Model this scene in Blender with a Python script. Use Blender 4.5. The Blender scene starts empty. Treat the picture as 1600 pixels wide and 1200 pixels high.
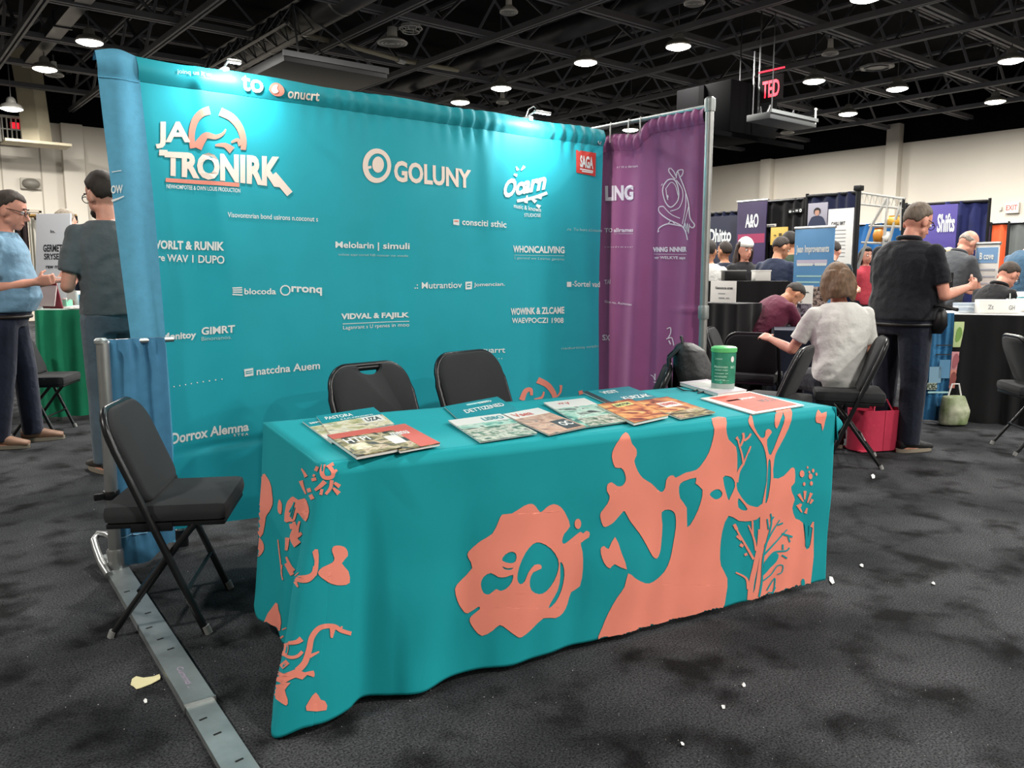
import bpy, bmesh, math, random
import numpy as np
from mathutils import Vector, Matrix, noise
from mathutils.bvhtree import BVHTree

random.seed(7)
SC = bpy.context.scene
COL = SC.collection

# ------------------------------------------------------------------ camera
# world axes follow the hall: +X runs along the booth's back wall, +Y runs away from the aisle
FPX, HORIZON, EYE, VPA = 1265.0, 430.0, 1.28, 2380.0
PITCH = math.atan((600 - HORIZON) / FPX)
YAW = math.atan((VPA - 800) * math.cos(PITCH) / FPX)
FW = Vector((math.cos(YAW) * math.cos(PITCH), math.sin(YAW) * math.cos(PITCH), -math.sin(PITCH)))
RT = Vector((math.sin(YAW), -math.cos(YAW), 0))
UP = RT.cross(FW)
EYEP = Vector((0, 0, EYE))
cam_d = bpy.data.cameras.new('camera')
cam_d.sensor_fit = 'HORIZONTAL'
cam_d.sensor_width = 36.0
cam_d.lens = FPX / 1600 * 36.0
cam_d.clip_end = 200
cam = bpy.data.objects.new('camera', cam_d)
COL.objects.link(cam)
cam.matrix_world = Matrix.Translation(EYEP) @ Matrix((RT, UP, -FW)).transposed().to_4x4()
SC.camera = cam

# ------------------------------------------------------------------ world, exposure
W = bpy.data.worlds.new('hall_air')
SC.world = W
W.use_nodes = True
W.node_tree.nodes['Background'].inputs[0].default_value = (0.85, 0.92, 1.0, 1)
W.node_tree.nodes['Background'].inputs[1].default_value = 0.05
SC.view_settings.view_transform = 'Standard'
SC.view_settings.look = 'None'
SC.view_settings.exposure = 0.35
SC.view_settings.gamma = 1.0
SC.view_settings.use_curve_mapping = False
SC.cycles.max_bounces = 6; SC.cycles.diffuse_bounces = 3; SC.cycles.glossy_bounces = 2; SC.cycles.transmission_bounces = 4
LAMP_W = 260.0          # one high-bay lamp
LAMP_COL = (1.0, 0.965, 0.91)

# ------------------------------------------------------------------ measuring helpers (photo survey -> hall coordinates)
def ray(u, v):
    return FW + RT * ((u - 800) / FPX) - UP * ((v - 600) / FPX)
def gz(u, v, z=0.0):
    d = ray(u, v); return EYEP + d * ((z - EYE) / d.z)
def py(u, v, y):
    d = ray(u, v); return EYEP + d * (y / d.y)
def pxx(u, v, x):
    d = ray(u, v); return EYEP + d * (x / d.x)
def pdep(u, v, w):
    return EYEP + ray(u, v) * w

# ------------------------------------------------------------------ materials
def lin(h):
    if not isinstance(h, str): return tuple(h)[:3]
    h = h.lstrip('#'); o = []
    for i in (0, 2, 4):
        c = int(h[i:i+2], 16) / 255
        o.append(c / 12.92 if c <= 0.04045 else ((c + 0.055) / 1.055) ** 2.4)
    return tuple(o)
MATS = {}
def mat(key, col='#808080', rough=0.6, metal=0.0, spec=0.5, bump=0.0, bscale=200.0, var=0.0, vscale=6.0, emit=None, estr=0.0,
        sheen=0.0, trans=0.0, alpha=1.0, col2=None, stretch=None, coat=0.0, bdist=0.002):
    if key in MATS: return MATS[key]
    m = bpy.data.materials.new(key); m.use_nodes = True
    nt = m.node_tree; b = nt.nodes['Principled BSDF']
    c = lin(col)
    b.inputs['Base Color'].default_value = (*c, 1)
    b.inputs['Roughness'].default_value = rough
    b.inputs['Metallic'].default_value = metal
    b.inputs['Specular IOR Level'].default_value = spec
    if sheen: b.inputs['Sheen Weight'].default_value = sheen
    if coat: b.inputs['Coat Weight'].default_value = coat
    if trans: b.inputs['Transmission Weight'].default_value = trans
    if alpha < 1: b.inputs['Alpha'].default_value = alpha
    if emit is not None:
        b.inputs['Emission Color'].default_value = (*lin(emit), 1)
        b.inputs['Emission Strength'].default_value = estr
    tc = None
    def coords():
        nonlocal tc
        if tc is None:
            tc = nt.nodes.new('ShaderNodeTexCoord')
            mp = nt.nodes.new('ShaderNodeMapping')
            nt.links.new(tc.outputs['Object'], mp.inputs[0])
            if stretch: mp.inputs['Scale'].default_value = stretch
            tc = mp
        return tc.outputs[0]
    if var:
        n = nt.nodes.new('ShaderNodeTexNoise'); n.inputs['Scale'].default_value = vscale; n.inputs['Detail'].default_value = 5
        nt.links.new(coords(), n.inputs['Vector'])
        r = nt.nodes.new('ShaderNodeValToRGB')
        c2 = lin(col2) if col2 else tuple(min(1, x * (1 + var)) for x in c)
        c1 = c if col2 else tuple(x * (1 - var) for x in c)
        r.color_ramp.elements[0].color = (*c1, 1); r.color_ramp.elements[1].color = (*c2, 1)
        r.color_ramp.elements[0].position = 0.32; r.color_ramp.elements[1].position = 0.68
        nt.links.new(n.outputs[0], r.inputs[0]); nt.links.new(r.outputs[0], b.inputs['Base Color'])
    if bump:
        n = nt.nodes.new('ShaderNodeTexNoise'); n.inputs['Scale'].default_value = bscale; n.inputs['Detail'].default_value = 3
        nt.links.new(coords(), n.inputs['Vector'])
        bp = nt.nodes.new('ShaderNodeBump'); bp.inputs['Strength'].default_value = bump; bp.inputs['Distance'].default_value = bdist
        nt.links.new(n.outputs[0], bp.inputs['Height']); nt.links.new(bp.outputs[0], b.inputs['Normal'])
    MATS[key] = m
    return m
def fabric(key, col, rough=0.75, var=0.06, bump=0.25, bscale=350.0, vscale=5.0, sheen=0.15, **k):
    return mat(key, col, rough=rough, var=var, bump=bump, bscale=bscale, vscale=vscale, sheen=sheen, spec=0.3, **k)
def picture(key, cols, scale=9.0, rough=0.35, seed=0.0):
    """a printed photograph: soft blobs of several inks"""
    if key in MATS: return MATS[key]
    m = bpy.data.materials.new(key); m.use_nodes = True
    nt = m.node_tree; b = nt.nodes['Principled BSDF']; b.inputs['Roughness'].default_value = rough
    tc = nt.nodes.new('ShaderNodeTexCoord'); mp = nt.nodes.new('ShaderNodeMapping'); mp.inputs['Location'].default_value = (seed, seed * 1.7, seed * .3)
    nt.links.new(tc.outputs['Object'], mp.inputs[0])
    n = nt.nodes.new('ShaderNodeTexNoise'); n.inputs['Scale'].default_value = scale*1.7; n.inputs['Detail'].default_value = 5; n.inputs['Distortion'].default_value = 0.9
    nt.links.new(mp.outputs[0], n.inputs['Vector'])
    r = nt.nodes.new('ShaderNodeValToRGB'); e = r.color_ramp.elements
    k = len(cols)
    while len(e) < k: e.new(0.5)
    for i, c in enumerate(cols):
        e[i].position = 0.3 + 0.4 * i / max(1, k - 1); e[i].color = (*lin(c), 1)
    nt.links.new(n.outputs[0], r.inputs[0]); nt.links.new(r.outputs[0], b.inputs['Base Color'])
    MATS[key] = m
    return m

# ------------------------------------------------------------------ mesh helpers
class MB:
    def __init__(s): s.v = []; s.f = []
    def add(s, vs, fs, M=None):
        o = len(s.v)
        s.v += [tuple(M @ Vector(p)) if M is not None else tuple(p) for p in vs]
        s.f += [tuple(i + o for i in f) for f in fs]
        return s
    def box(s, c, d, M=None, bev=0.0):
        x, y, z = c; a, b, h = d[0] / 2, d[1] / 2, d[2] / 2
        if bev:
            bm = bmesh.new(); bmesh.ops.create_cube(bm, size=1)
            for v in bm.verts: v.co = Vector((x + v.co.x * d[0], y + v.co.y * d[1], z + v.co.z * d[2]))
            bmesh.ops.bevel(bm, geom=bm.edges[:], offset=bev, segments=2, affect='EDGES', profile=0.6)
            bm.verts.index_update()
            s.add([v.co[:] for v in bm.verts], [[w.index for w in f.verts] for f in bm.faces], M); bm.free()
            return s
        vs = [(x+i*a, y+j*b, z+k*h) for i in (-1, 1) for j in (-1, 1) for k in (-1, 1)]
        return s.add(vs, [(0,1,3,2),(4,6,7,5),(0,4,5,1),(2,3,7,6),(0,2,6,4),(1,5,7,3)], M)
    def tube(s, pts, r, seg=8, cap=True, closed=False, M=None, flat=None):
        """swept tube; r a number or one per point"""
        P = [Vector(p) for p in pts]; n = len(P)
        R = r if isinstance(r, (list, tuple)) else [r] * n
        vs, fs = [], []
        prev = None
        for i, p in enumerate(P):
            a = P[(i - 1) % n] if (i > 0 or closed) else p
            c = P[(i + 1) % n] if (i < n - 1 or closed) else p
            t = (c - a)
            if t.length < 1e-9: t = Vector((0, 0, 1))
            t.normalize()
            if prev is None:
                ref = Vector((0, 0, 1)) if abs(t.z) < 0.9 else Vector((1, 0, 0))
                x = t.cross(ref).normalized()
            else:
                x = prev - t * prev.dot(t)
                x = x.normalized() if x.length > 1e-6 else t.orthogonal().normalized()
            prev = x; y = t.cross(x)
            for k in range(seg):
                g = 2 * math.pi * k / seg
                q = p + x * (math.cos(g) * R[i]) + y * (math.sin(g) * R[i] * (flat or 1))
                vs.append(q[:])
        m = n if closed else n - 1
        for i in range(m):
            for k in range(seg):
                a = i * seg + k; b = i * seg + (k + 1) % seg; j = ((i + 1) % n) * seg
                fs.append((a, b, j + (k + 1) % seg, j + k))
        if cap and not closed:
            fs.append(tuple(reversed(range(seg)))); fs.append(tuple((n - 1) * seg + k for k in range(seg)))
        return s.add(vs, fs, M)
    def cyl(s, a, b, r, r2=None, seg=12, M=None):
        return s.tube([a, b], [r, r if r2 is None else r2], seg=seg, M=M)
    def lathe(s, prof, seg=20, M=None):
        vs, fs = [], []
        for (r, z) in prof:
            for k in range(seg):
                g = 2 * math.pi * k / seg; vs.append((r * math.cos(g), r * math.sin(g), z))
        for i in range(len(prof) - 1):
            for k in range(seg):
                fs.append((i*seg+k, i*seg+(k+1)%seg, (i+1)*seg+(k+1)%seg, (i+1)*seg+k))
        fs.append(tuple(reversed(range(seg)))); fs.append(tuple((len(prof)-1)*seg+k for k in range(seg)))
        return s.add(vs, fs, M)
    def ell(s, c, r, seg=16, rings=10, M=None):
        vs, fs = [], []
        c = Vector(c)
        R = Vector(r)
        vs.append((c.x, c.y, c.z - R.z))
        for i in range(1, rings):
            th = math.pi * i / rings
            for k in range(seg):
                g = 2 * math.pi * k / seg
                vs.append((c.x + R.x*math.sin(th)*math.cos(g), c.y + R.y*math.sin(th)*math.sin(g), c.z - R.z*math.cos(th)))
        vs.append((c.x, c.y, c.z + R.z))
        for k in range(seg): fs.append((0, 1+(k+1)%seg, 1+k))
        for i in range(rings-2):
            for k in range(seg):
                a = 1+i*seg
                fs.append((a+k, a+(k+1)%seg, a+seg+(k+1)%seg, a+seg+k))
        a = 1+(rings-2)*seg; t = len(vs)-1
        for k in range(seg): fs.append((a+k, a+(k+1)%seg, t))
        return s.add(vs, fs, M)
    def cone(s, a, b, ra, rb, seg=12, M=None):
        """rounded cone (limb) with hemispherical ends"""
        a, b = Vector(a), Vector(b); d = b - a; L = d.length or 1e-6; t = d / L
        pts, rr = [], []
        for k in (0.97, 0.8, 0.5): pts.append(a - t * ra * k); rr.append(ra * math.sqrt(1 - k*k))
        pts.append(a); rr.append(ra); pts.append(b); rr.append(rb)
        for k in (0.5, 0.8, 0.97): pts.append(b + t * rb * k); rr.append(rb * math.sqrt(1 - k*k))
        return s.tube(pts, rr, seg=seg, M=M)
    def prism(s, pts, h, M=None):
        """polygon in xy extruded 0..h in z"""
        n = len(pts)
        vs = [(x, y, 0) for x, y in pts] + [(x, y, h) for x, y in pts]
        fs = [tuple(reversed(range(n))), tuple(range(n, 2*n))] + [(i, (i+1)%n, n+(i+1)%n, n+i) for i in range(n)]
        return s.add(vs, fs, M)
    def grid(s, nu, nv, fn, M=None):
        vs = [tuple(fn(i / nu, j / nv)) for j in range(nv + 1) for i in range(nu + 1)]
        fs = [(j*(nu+1)+i, j*(nu+1)+i+1, (j+1)*(nu+1)+i+1, (j+1)*(nu+1)+i) for j in range(nv) for i in range(nu)]
        return s.add(vs, fs, M)
    def mesh(s, name, smooth=None):
        me = bpy.data.meshes.new(name); me.from_pydata(s.v, [], s.f); me.update()
        if smooth:
            me.polygons.foreach_set('use_smooth', [True] * len(me.polygons))
            if smooth < 3: me.set_sharp_from_angle(angle=smooth)
        return me
def obj(name, me, m, parent=None, world=False, smooth=0.7):
    """links ONE mesh object; me an MB or a Mesh. world=True: verts are hall coordinates, parent is an unrotated Empty"""
    if isinstance(me, MB):
        if world and parent is not None:
            l = parent.location; me = MBshift(me, l)
        me = me.mesh(name, smooth)
    if m is not None and not me.materials: me.materials.append(m)
    o = bpy.data.objects.new(name, me); COL.objects.link(o)
    if parent is not None: o.parent = parent
    return o
def MBshift(mb, l):
    q = MB(); q.v = [(x - l[0], y - l[1], z - l[2]) for x, y, z in mb.v]; q.f = mb.f; return q
def tag(o, label=None, cat=None, group=None, kind=None):
    if label: o['label'] = label
    if cat: o['category'] = cat
    if group: o['group'] = group
    if kind: o['kind'] = kind
    return o
def thing(name, label, cat, loc=(0, 0, 0), rotz=0.0, group=None, scale=1.0):
    o = bpy.data.objects.new(name, None); COL.objects.link(o)
    o.location = loc; o.rotation_euler = (0, 0, rotz); o.scale = (scale,) * 3
    o.empty_display_size = 0.1
    return tag(o, label, cat, group)
def struct(name, me, m, parent=None, smooth=None):
    o = obj(name, me, m, parent, smooth=smooth)
    if parent is None: o['kind'] = 'structure'
    return o
def dup(root, loc, rotz, label, group=None, scale=None):
    r = root.copy(); COL.objects.link(r); r.location = loc; r.rotation_euler = (0, 0, rotz)
    if scale: r.scale = (scale,) * 3
    r['label'] = label
    if group: r['group'] = group
    for ch in list(root.children):
        c = ch.copy(); COL.objects.link(c); c.parent = r
        for g in ch.children:
            d = g.copy(); COL.objects.link(d); d.parent = c
    return r
def evalmesh(o):
    dg = bpy.context.evaluated_depsgraph_get()
    me = bpy.data.meshes.new_from_object(o.evaluated_get(dg), depsgraph=dg)
    return me
_tc = {}
def text2d(s, bold=0.0, shear=0.0, spacing=1.0):
    """letter shapes as flat triangles, normalised to a 1 x 1 box"""
    k = (s, bold, shear, spacing)
    if k in _tc: return _tc[k]
    cu = bpy.data.curves.new('letters', 'FONT'); cu.body = s; cu.offset = bold; cu.shear = shear; cu.resolution_u = 3; cu.space_character = spacing
    o = bpy.data.objects.new('letters', cu); COL.objects.link(o)
    me = evalmesh(o)
    v = [(p.co.x, p.co.y) for p in me.vertices]; f = [tuple(p.vertices) for p in me.polygons]
    bpy.data.objects.remove(o); bpy.data.curves.remove(cu); bpy.data.meshes.remove(me)
    x0 = min(p[0] for p in v); x1 = max(p[0] for p in v); y0 = min(p[1] for p in v); y1 = max(p[1] for p in v)
    v = [((x - x0) / (x1 - x0), (y - y0) / (y1 - y0)) for x, y in v]
    _tc[k] = (v, f)
    return _tc[k]
def fill2d(loops, maxlen):
    """even-odd fill of outlines (loops of xy), cut so no edge is longer than maxlen"""
    cu = bpy.data.curves.new('outline', 'CURVE'); cu.dimensions = '2D'; cu.fill_mode = 'BOTH'
    for L in loops:
        sp = cu.splines.new('POLY'); sp.points.add(len(L) - 1)
        for p, q in zip(sp.points, L): p.co = (q[0], q[1], 0, 1)
        sp.use_cyclic_u = True
    o = bpy.data.objects.new('outline', cu); COL.objects.link(o)
    me = evalmesh(o)
    bm = bmesh.new(); bm.from_mesh(me)
    bpy.data.objects.remove(o); bpy.data.curves.remove(cu); bpy.data.meshes.remove(me)
    bmesh.ops.remove_doubles(bm, verts=bm.verts[:], dist=1e-5)
    bmesh.ops.triangulate(bm, faces=bm.faces[:])
    for _ in range(5):
        es = [e for e in bm.edges if e.calc_length() > maxlen]
        if not es: break
        bmesh.ops.subdivide_edges(bm, edges=es, cuts=1)
        bmesh.ops.triangulate(bm, faces=[f for f in bm.faces if len(f.verts) > 3])
    bm.verts.index_update()
    v = [(p.co.x, p.co.y) for p in bm.verts]; f = [tuple(w.index for w in q.verts) for q in bm.faces]
    bm.free()
    return v, f
def smoothloop(L, n=3):
    """closed Catmull-Rom through the points"""
    out = []; N = len(L)
    for i in range(N):
        p0, p1, p2, p3 = L[i-1], L[i], L[(i+1) % N], L[(i+2) % N]
        for k in range(n):
            t = k / n
            out.append(tuple(0.5*((2*p1[a]) + (-p0[a]+p2[a])*t + (2*p0[a]-5*p1[a]+4*p2[a]-p3[a])*t*t + (-p0[a]+3*p1[a]-3*p2[a]+p3[a])*t**3) for a in range(2)))
    return out
def catmull(P, t):
    """open Catmull-Rom through points P at t in 0..len-1"""
    n = len(P); i = min(int(t), n - 2); f = t - i
    g = lambda k: P[max(0, min(n - 1, k))]
    p0, p1, p2, p3 = g(i-1), g(i), g(i+1), g(i+2)
    return tuple(0.5*((2*p1[a]) + (-p0[a]+p2[a])*f + (2*p0[a]-5*p1[a]+4*p2[a]-p3[a])*f*f + (-p0[a]+3*p1[a]-3*p2[a]+p3[a])*f**3) for a in range(len(p1)))
def stroke2d(pts, w):
    """flat ribbon along a polyline; w a number or (start, end)"""
    n = len(pts); w0, w1 = (w if isinstance(w, tuple) else (w, w))
    v, f = [], []
    for i, p in enumerate(pts):
        a = pts[max(0, i-1)]; b = pts[min(n-1, i+1)]
        dx, dy = b[0]-a[0], b[1]-a[1]; L = math.hypot(dx, dy) or 1
        ww = (w0 + (w1-w0)*i/(n-1)) / 2
        v += [(p[0]-dy/L*ww, p[1]+dx/L*ww), (p[0]+dy/L*ww, p[1]-dx/L*ww)]
    for i in range(n-1): f.append((2*i, 2*i+1, 2*i+3, 2*i+2))
    return v, f
def rtext(s, size, M, name, m, parent, bold=0.02, thick=0.0, width=None, shear=0.0, world=False):
    """flat lettering: centred on M's origin in M's xy plane; size = height (and width when given)"""
    v, f = text2d(s, bold, shear)
    w = width if width else size * 0.62 * len(s)
    mb = MB(); mb.add([((x - .5) * w, (y - .5) * size, 0) for x, y in v], f, M)
    return obj(name, mb, m, parent, world=world, smooth=None)
def frame_m(o, x, y):
    """matrix with origin o, x axis x, y axis y"""
    x = Vector(x).normalized(); y = Vector(y); y = (y - x * y.dot(x)).normalized(); z = x.cross(y)
    return Matrix.Translation(Vector(o)) @ Matrix((x, y, z)).transposed().to_4x4()

# =================================================================== THE HALL
X0, X1, Y0, Y1 = -12.0, 26.7, -10.0, 26.3
WT, DECK = 5.5, 7.3
def carpet():
    m = bpy.data.materials.new('carpet'); m.use_nodes = True
    nt = m.node_tree; b = nt.nodes['Principled BSDF']
    b.inputs['Roughness'].default_value = 0.95; b.inputs['Specular IOR Level'].default_value = 0.12
    tc = nt.nodes.new('ShaderNodeTexCoord')
    def nz(scale, det, dist=0.0):
        n = nt.nodes.new('ShaderNodeTexNoise'); n.inputs['Scale'].default_value = scale; n.inputs['Detail'].default_value = det
        n.inputs['Distortion'].default_value = dist; nt.links.new(tc.outputs['Object'], n.inputs['Vector']); return n
    def ramp(n, p0, c0, p1, c1):
        r = nt.nodes.new('ShaderNodeValToRGB'); e = r.color_ramp.elements
        e[0].position, e[1].position = p0, p1; e[0].color = (*lin(c0), 1); e[1].color = (*lin(c1), 1)
        nt.links.new(n.outputs[0], r.inputs[0]); return r
    def mul(a, bb, f=1.0):
        x = nt.nodes.new('ShaderNodeMix'); x.data_type = 'RGBA'; x.blend_type = 'MULTIPLY'; x.inputs[0].default_value = f
        nt.links.new(a, x.inputs[6]); nt.links.new(bb, x.inputs[7]); return x.outputs[2]
    base = ramp(nz(1.6, 9), 0.36, '#383a3d', 0.64, '#5a5b5e')
    worn = ramp(nz(4.2, 12, 0.15), 0.34, '#5c5c5c', 0.50, '#ffffff')
    fib = ramp(nz(150, 6), 0.36, '#3c3c3c', 0.62, '#ffffff')
    c = mul(mul(base.outputs[0], worn.outputs[0], 0.9), fib.outputs[0], 0.8)
    nt.links.new(c, b.inputs['Base Color'])
    n2 = nz(260, 3); bp = nt.nodes.new('ShaderNodeBump'); bp.inputs['Strength'].default_value = 0.9; bp.inputs['Distance'].default_value = 0.006
    nt.links.new(n2.outputs[0], bp.inputs['Height']); nt.links.new(bp.outputs[0], b.inputs['Normal'])
    return m
fl = MB().box(((X0+X1)/2, (Y0+Y1)/2, -0.05), (X1-X0+.6, Y1-Y0+.6, 0.1))
struct('floor', fl, carpet())
M_wall = mat('wall_paint', '#d3ccbf', rough=0.8, var=0.03, vscale=0.7, bump=0.08, bscale=60)
M_black = mat('ceiling_black', '#0b0b0d', rough=0.9, spec=0.1)
def wall(name, c, d):
    w = struct(name, MB().box((c[0], c[1], WT/2), (d[0], d[1], WT)), M_wall)
    obj('upper_band', MB().box((c[0], c[1], (WT+DECK)/2), (d[0], d[1], DECK-WT)), M_black, w, smooth=None)
    return w
wb = wall('wall_back', ((X0+X1)/2, Y1+.1), (X1-X0+.4, .2))
wr = wall('wall_right', (X1+.1, (Y0+Y1)/2), (.2, Y1-Y0))
wall('wall_left', (X0-.1, (Y0+Y1)/2), (.2, Y1-Y0))
wall('wall_front', ((X0+X1)/2, Y0-.1), (X1-X0+.4, .2))
M_joint = mat('wall_joint', '#a8a194', rough=.9)
for y in (4.5, 8.7, 13.2, 17.9, 22.4):
    obj('pilaster', MB().box((X1-.15, y, 3.05 if abs(y-13.2) < .1 else WT/2), (.3, .42, 6.1 if abs(y-13.2) < .1 else WT), bev=.02), M_wall, wr)
for x in (-2.5, 1.2, 5.15, 9.6, 14.0, 18.4):
    obj('pilaster', MB().box((x, Y1-.12, WT/2), (.55, .24, WT), bev=.02), M_wall, wb)
for x in (3.4, 4.35, 7.4, 11.8, 16.2):
    obj('panel_joint', MB().box((x, Y1-.004, WT/2), (.035, .012, WT)), M_joint, wb, smooth=None)
dr = MB().box((3.62, Y1-.02, 1.5), (1.15, .05, 3.0), bev=.01)
d1 = struct('door_1', dr, mat('door_paint', '#cbbfae', rough=.6))
fr = MB()
for c, d in (((3.0, Y1-.03, 1.53), (.07, .08, 3.06)), ((4.24, Y1-.03, 1.53), (.07, .08, 3.06)), ((3.62, Y1-.03, 3.05), (1.3, .08, .08))): fr.box(c, d)
obj('door_frame', fr, mat('door_frame_paint', '#b9ae9d', rough=.6), d1, smooth=None)
obj('door_handle', MB().box((3.13, Y1-.07, 1.0), (.12, .03, .04)).cyl((3.16, Y1-.09, 1.0), (3.16, Y1-.03, 1.0), .02), mat('steel', '#9a9c9e', rough=.3, metal=1), d1)

# ceiling deck with a grid of open-web joists
ce = struct('ceiling', MB().box(((X0+X1)/2, (Y0+Y1)/2, DECK+.05), (X1-X0+.4, Y1-Y0+.4, .1)), M_black)
M_joist = mat('joist_paint', '#5c5c5f', rough=.6, var=.15, vscale=2)
def joist(L, pitch=2.1, w=.2, zb=6.0, zt=7.0):
    mb = MB()
    for s in (-1, 1):
        mb.box((L/2, s*w*.32, zb), (L, w*.34, .11)); mb.box((L/2, s*w*.32, zt), (L, w*.3, .06))
    n = int(L / pitch); k = 0
    for i in range(n):
        a = (i*pitch, 0, zb); b = ((i+.5)*pitch, 0, zt); c = ((i+1)*pitch, 0, zb)
        mb.tube([a, b], .035, seg=4); mb.tube([b, c], .035, seg=4)
    return mb.mesh('joist')
jx, jy = joist(X1-X0), joist(Y1-Y0, pitch=2.4, w=.13)
for me in (jx, jy): me.materials.append(M_joist)
for y in (2.3, 4.7, 7.1, 8.9, 11.0, 13.4, 16.4, 19.1, 21.6, 24.1):
    o = obj('joist', jx, None, ce); o.location = (X0, y, 0)
for x in (.4, 2.9, 5.2, 7.9, 10.2, 12.6, 14.6, 16.7, 19.7, 22.0, 24.4):
    o = obj('joist', jy, None, ce); o.location = (x, Y0, -.1); o.rotation_euler = (0, 0, math.pi/2)

# high-bay lamps: housing, lens, the light itself
M_lens = mat('lamp_lens', '#ffffff', emit='#fff6e6', estr=14.0)
M_house = mat('lamp_housing', '#b9b7b0', rough=.35, metal=.6)
lens_me = MB().lathe([(.01, -.05), (.14, -.045), (.225, -.014), (.235, 0)], seg=24).mesh('lens', 3); lens_me.materials.append(M_lens)
house_me = MB().lathe([(.24, -.005), (.245, .02), (.2, .09), (.11, .13), (.09, .22), (.05, .26)], seg=24).mesh('housing', .7); house_me.materials.append(M_house)
stem_me = MB().cyl((0, 0, .26), (0, 0, DECK-5.62), .012, seg=5).mesh('stem'); stem_me.materials.append(M_joist)
lamp_l = bpy.data.lights.new('lamp_light', 'AREA'); lamp_l.shape = 'DISK'; lamp_l.size = .44; lamp_l.energy = LAMP_W; lamp_l.color = LAMP_COL
def lamp(p, label, group=None):
    t = thing('high_bay_lamp', label, 'ceiling lamp', p, group=group)
    for n, me in (('lens', lens_me), ('housing', house_me), ('stem', stem_me)): obj(n, me, None, t)
    l = bpy.data.objects.new('lamp_light', lamp_l); COL.objects.link(l); l.parent = t; l.location = (0, 0, -.06)
    return t
ZL = 5.62
for (u, v, lab) in (
        (140, 66, 'lit round high-bay lamp beside the top corner of the blue cloth strip'),
        (70, 108, 'lit round high-bay lamp just right of the tall beige duct'),
        (18, 170, 'lit round high-bay lamp above the louvred wall vent'),
        (915, 98, 'starry lit round lamp above the right half of the teal backdrop'),
        (783, 138, 'lit round lamp above the teal backdrop, over an unlit dish'),
        (719, 160, 'small lit round lamp closest above the teal backdrop top edge'),
        (1060, 73, 'lit round lamp high above the purple curtain'),
        (1272, 127, 'lit round lamp just right of the red letter sign'),
        (1325, 178, 'lit round lamp above the wall, left of the tall wall column'),
        (1402, 139, 'lit round lamp directly above the tall wall column'),
        (1555, 159, 'lit round lamp above the right wall, lower of the two at the right edge'),
        (1580, 95, 'lit round lamp at the right edge of the ceiling, upper of the two'),
        (985, 203, 'small lit lamp peeping over the purple curtain below its bare rail'),
        (1185, 217, 'lit round lamp below the grey hanging tray'),
        (1353, -3, 'lit round lamp cut by the top of the picture')):
    lamp(gz(u, v, 5.1 if u == 18 else ZL), lab)
for x, y, where in ((2.6, -2.4, 'over the aisle just behind the viewer'), (7.4, -1.6, 'over the aisle right of the viewer'), (3.3, 7.6, 'over the floor behind the teal backdrop'), (3.6, 12.6, 'over the green counter area'), (8.2, 4.8, 'over the seated people'),
        (8.2, 10.2, 'over the black counter area'), (12.6, 1.6, 'over the right counter'), (-3.4, 2.6, 'over the aisle left of the viewer'), (-2.6, 12.0, 'over the far left aisle'), (4.6, -7.0, 'near the front wall of the hall'), (11., -5., 'near the front right of the hall'),
        (17.5, -2.5, 'over the far right front floor'), (18., 3.8, 'over the floor beyond the right counter'), (8.6, 20.5, 'over the floor by the back wall')):
    lamp((x, y, ZL), 'lit round high-bay lamp ' + where, 'lamps over the aisles')

# unlit round fittings
M_dish = mat('dish_white', '#c9c7c0', rough=.5)
def dish(u, v, r, lab, z=5.75, ring=False):
    t = thing('ceiling_diffuser', lab, 'diffuser', gz(u, v, z))
    obj('dish', MB().lathe([(r*.98, 0), (r, .02), (r*.8, .06), (r*.35, .12), (r*.3, .3)], seg=24), M_dish, t)
    rr = MB()
    for k in (.8, .55, .3): rr.tube([(r*k*math.cos(a*math.pi/10), r*k*math.sin(a*math.pi/10), -.006) for a in range(20)], .012, seg=5, closed=True)
    obj('ring', rr, mat('dish_ring', '#8d8b86', rough=.5), t)
    obj('stem', MB().cyl((0, 0, .3), (0, 0, .45), .02, seg=6), M_joist, t)
dish(613, 68, .3, 'large white round air diffuser left of the wire cage lamp')
dish(785, 161, .17, 'unlit pale dish just below a lit lamp over the backdrop')
dish(1297, 85, .17, 'unlit pale round dish above the red sign side of the ceiling')
dish(1085, 6, .18, 'white round diffuser at the top edge above the purple curtain')
dish(1230, 208, .22, 'pale flat dish below the grey hanging tray')
dish(795, 20, .16, 'dim round dish near the top of the ceiling, left of the starry lamp')
dish(85, 118, .2, 'unlit shallow dish overlapping the lamp beside the beige duct')
t = thing('ceiling_diffuser', 'flat eight-sided grey diffuser plate high over the right wall', 'diffuser', gz(1370, 106, 5.8))
obj('plate', MB().lathe([(.36, 0), (.38, .03), (.2, .06), (.1, .08)], seg=8), mat('plate_grey', '#6f6e6b', rough=.5), t)
obj('ring', MB().tube([(.26*math.cos(a*math.pi/4), .26*math.sin(a*math.pi/4), -.01) for a in range(8)], .015, seg=4, closed=True), M_joist, t)
obj('stem', MB().cyl((0, 0, .08), (0, 0, .25), .02, seg=6), M_joist, t)
t = thing('cage_lamp', 'round wire cage fitting in front of the dark duct', 'ceiling lamp', gz(642, 50, 5.9))
cg = MB()
for z, r in ((0, .16), (.06, .22), (.12, .18)): cg.tube([(r*math.cos(a*math.pi/8), r*math.sin(a*math.pi/8), z) for a in range(16)], .01, seg=5, closed=True)
for a in range(8):
    g = a*math.pi/4; cg.tube([(.16*math.cos(g), .16*math.sin(g), 0), (.22*math.cos(g), .22*math.sin(g), .06), (.18*math.cos(g), .18*math.sin(g), .12)], .008, seg=5)
obj('cage', cg, M_dish, t); obj('canopy', MB().lathe([(.18, .12), (.12, .17), (.05, .22)], seg=16), M_joist, t)

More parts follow.
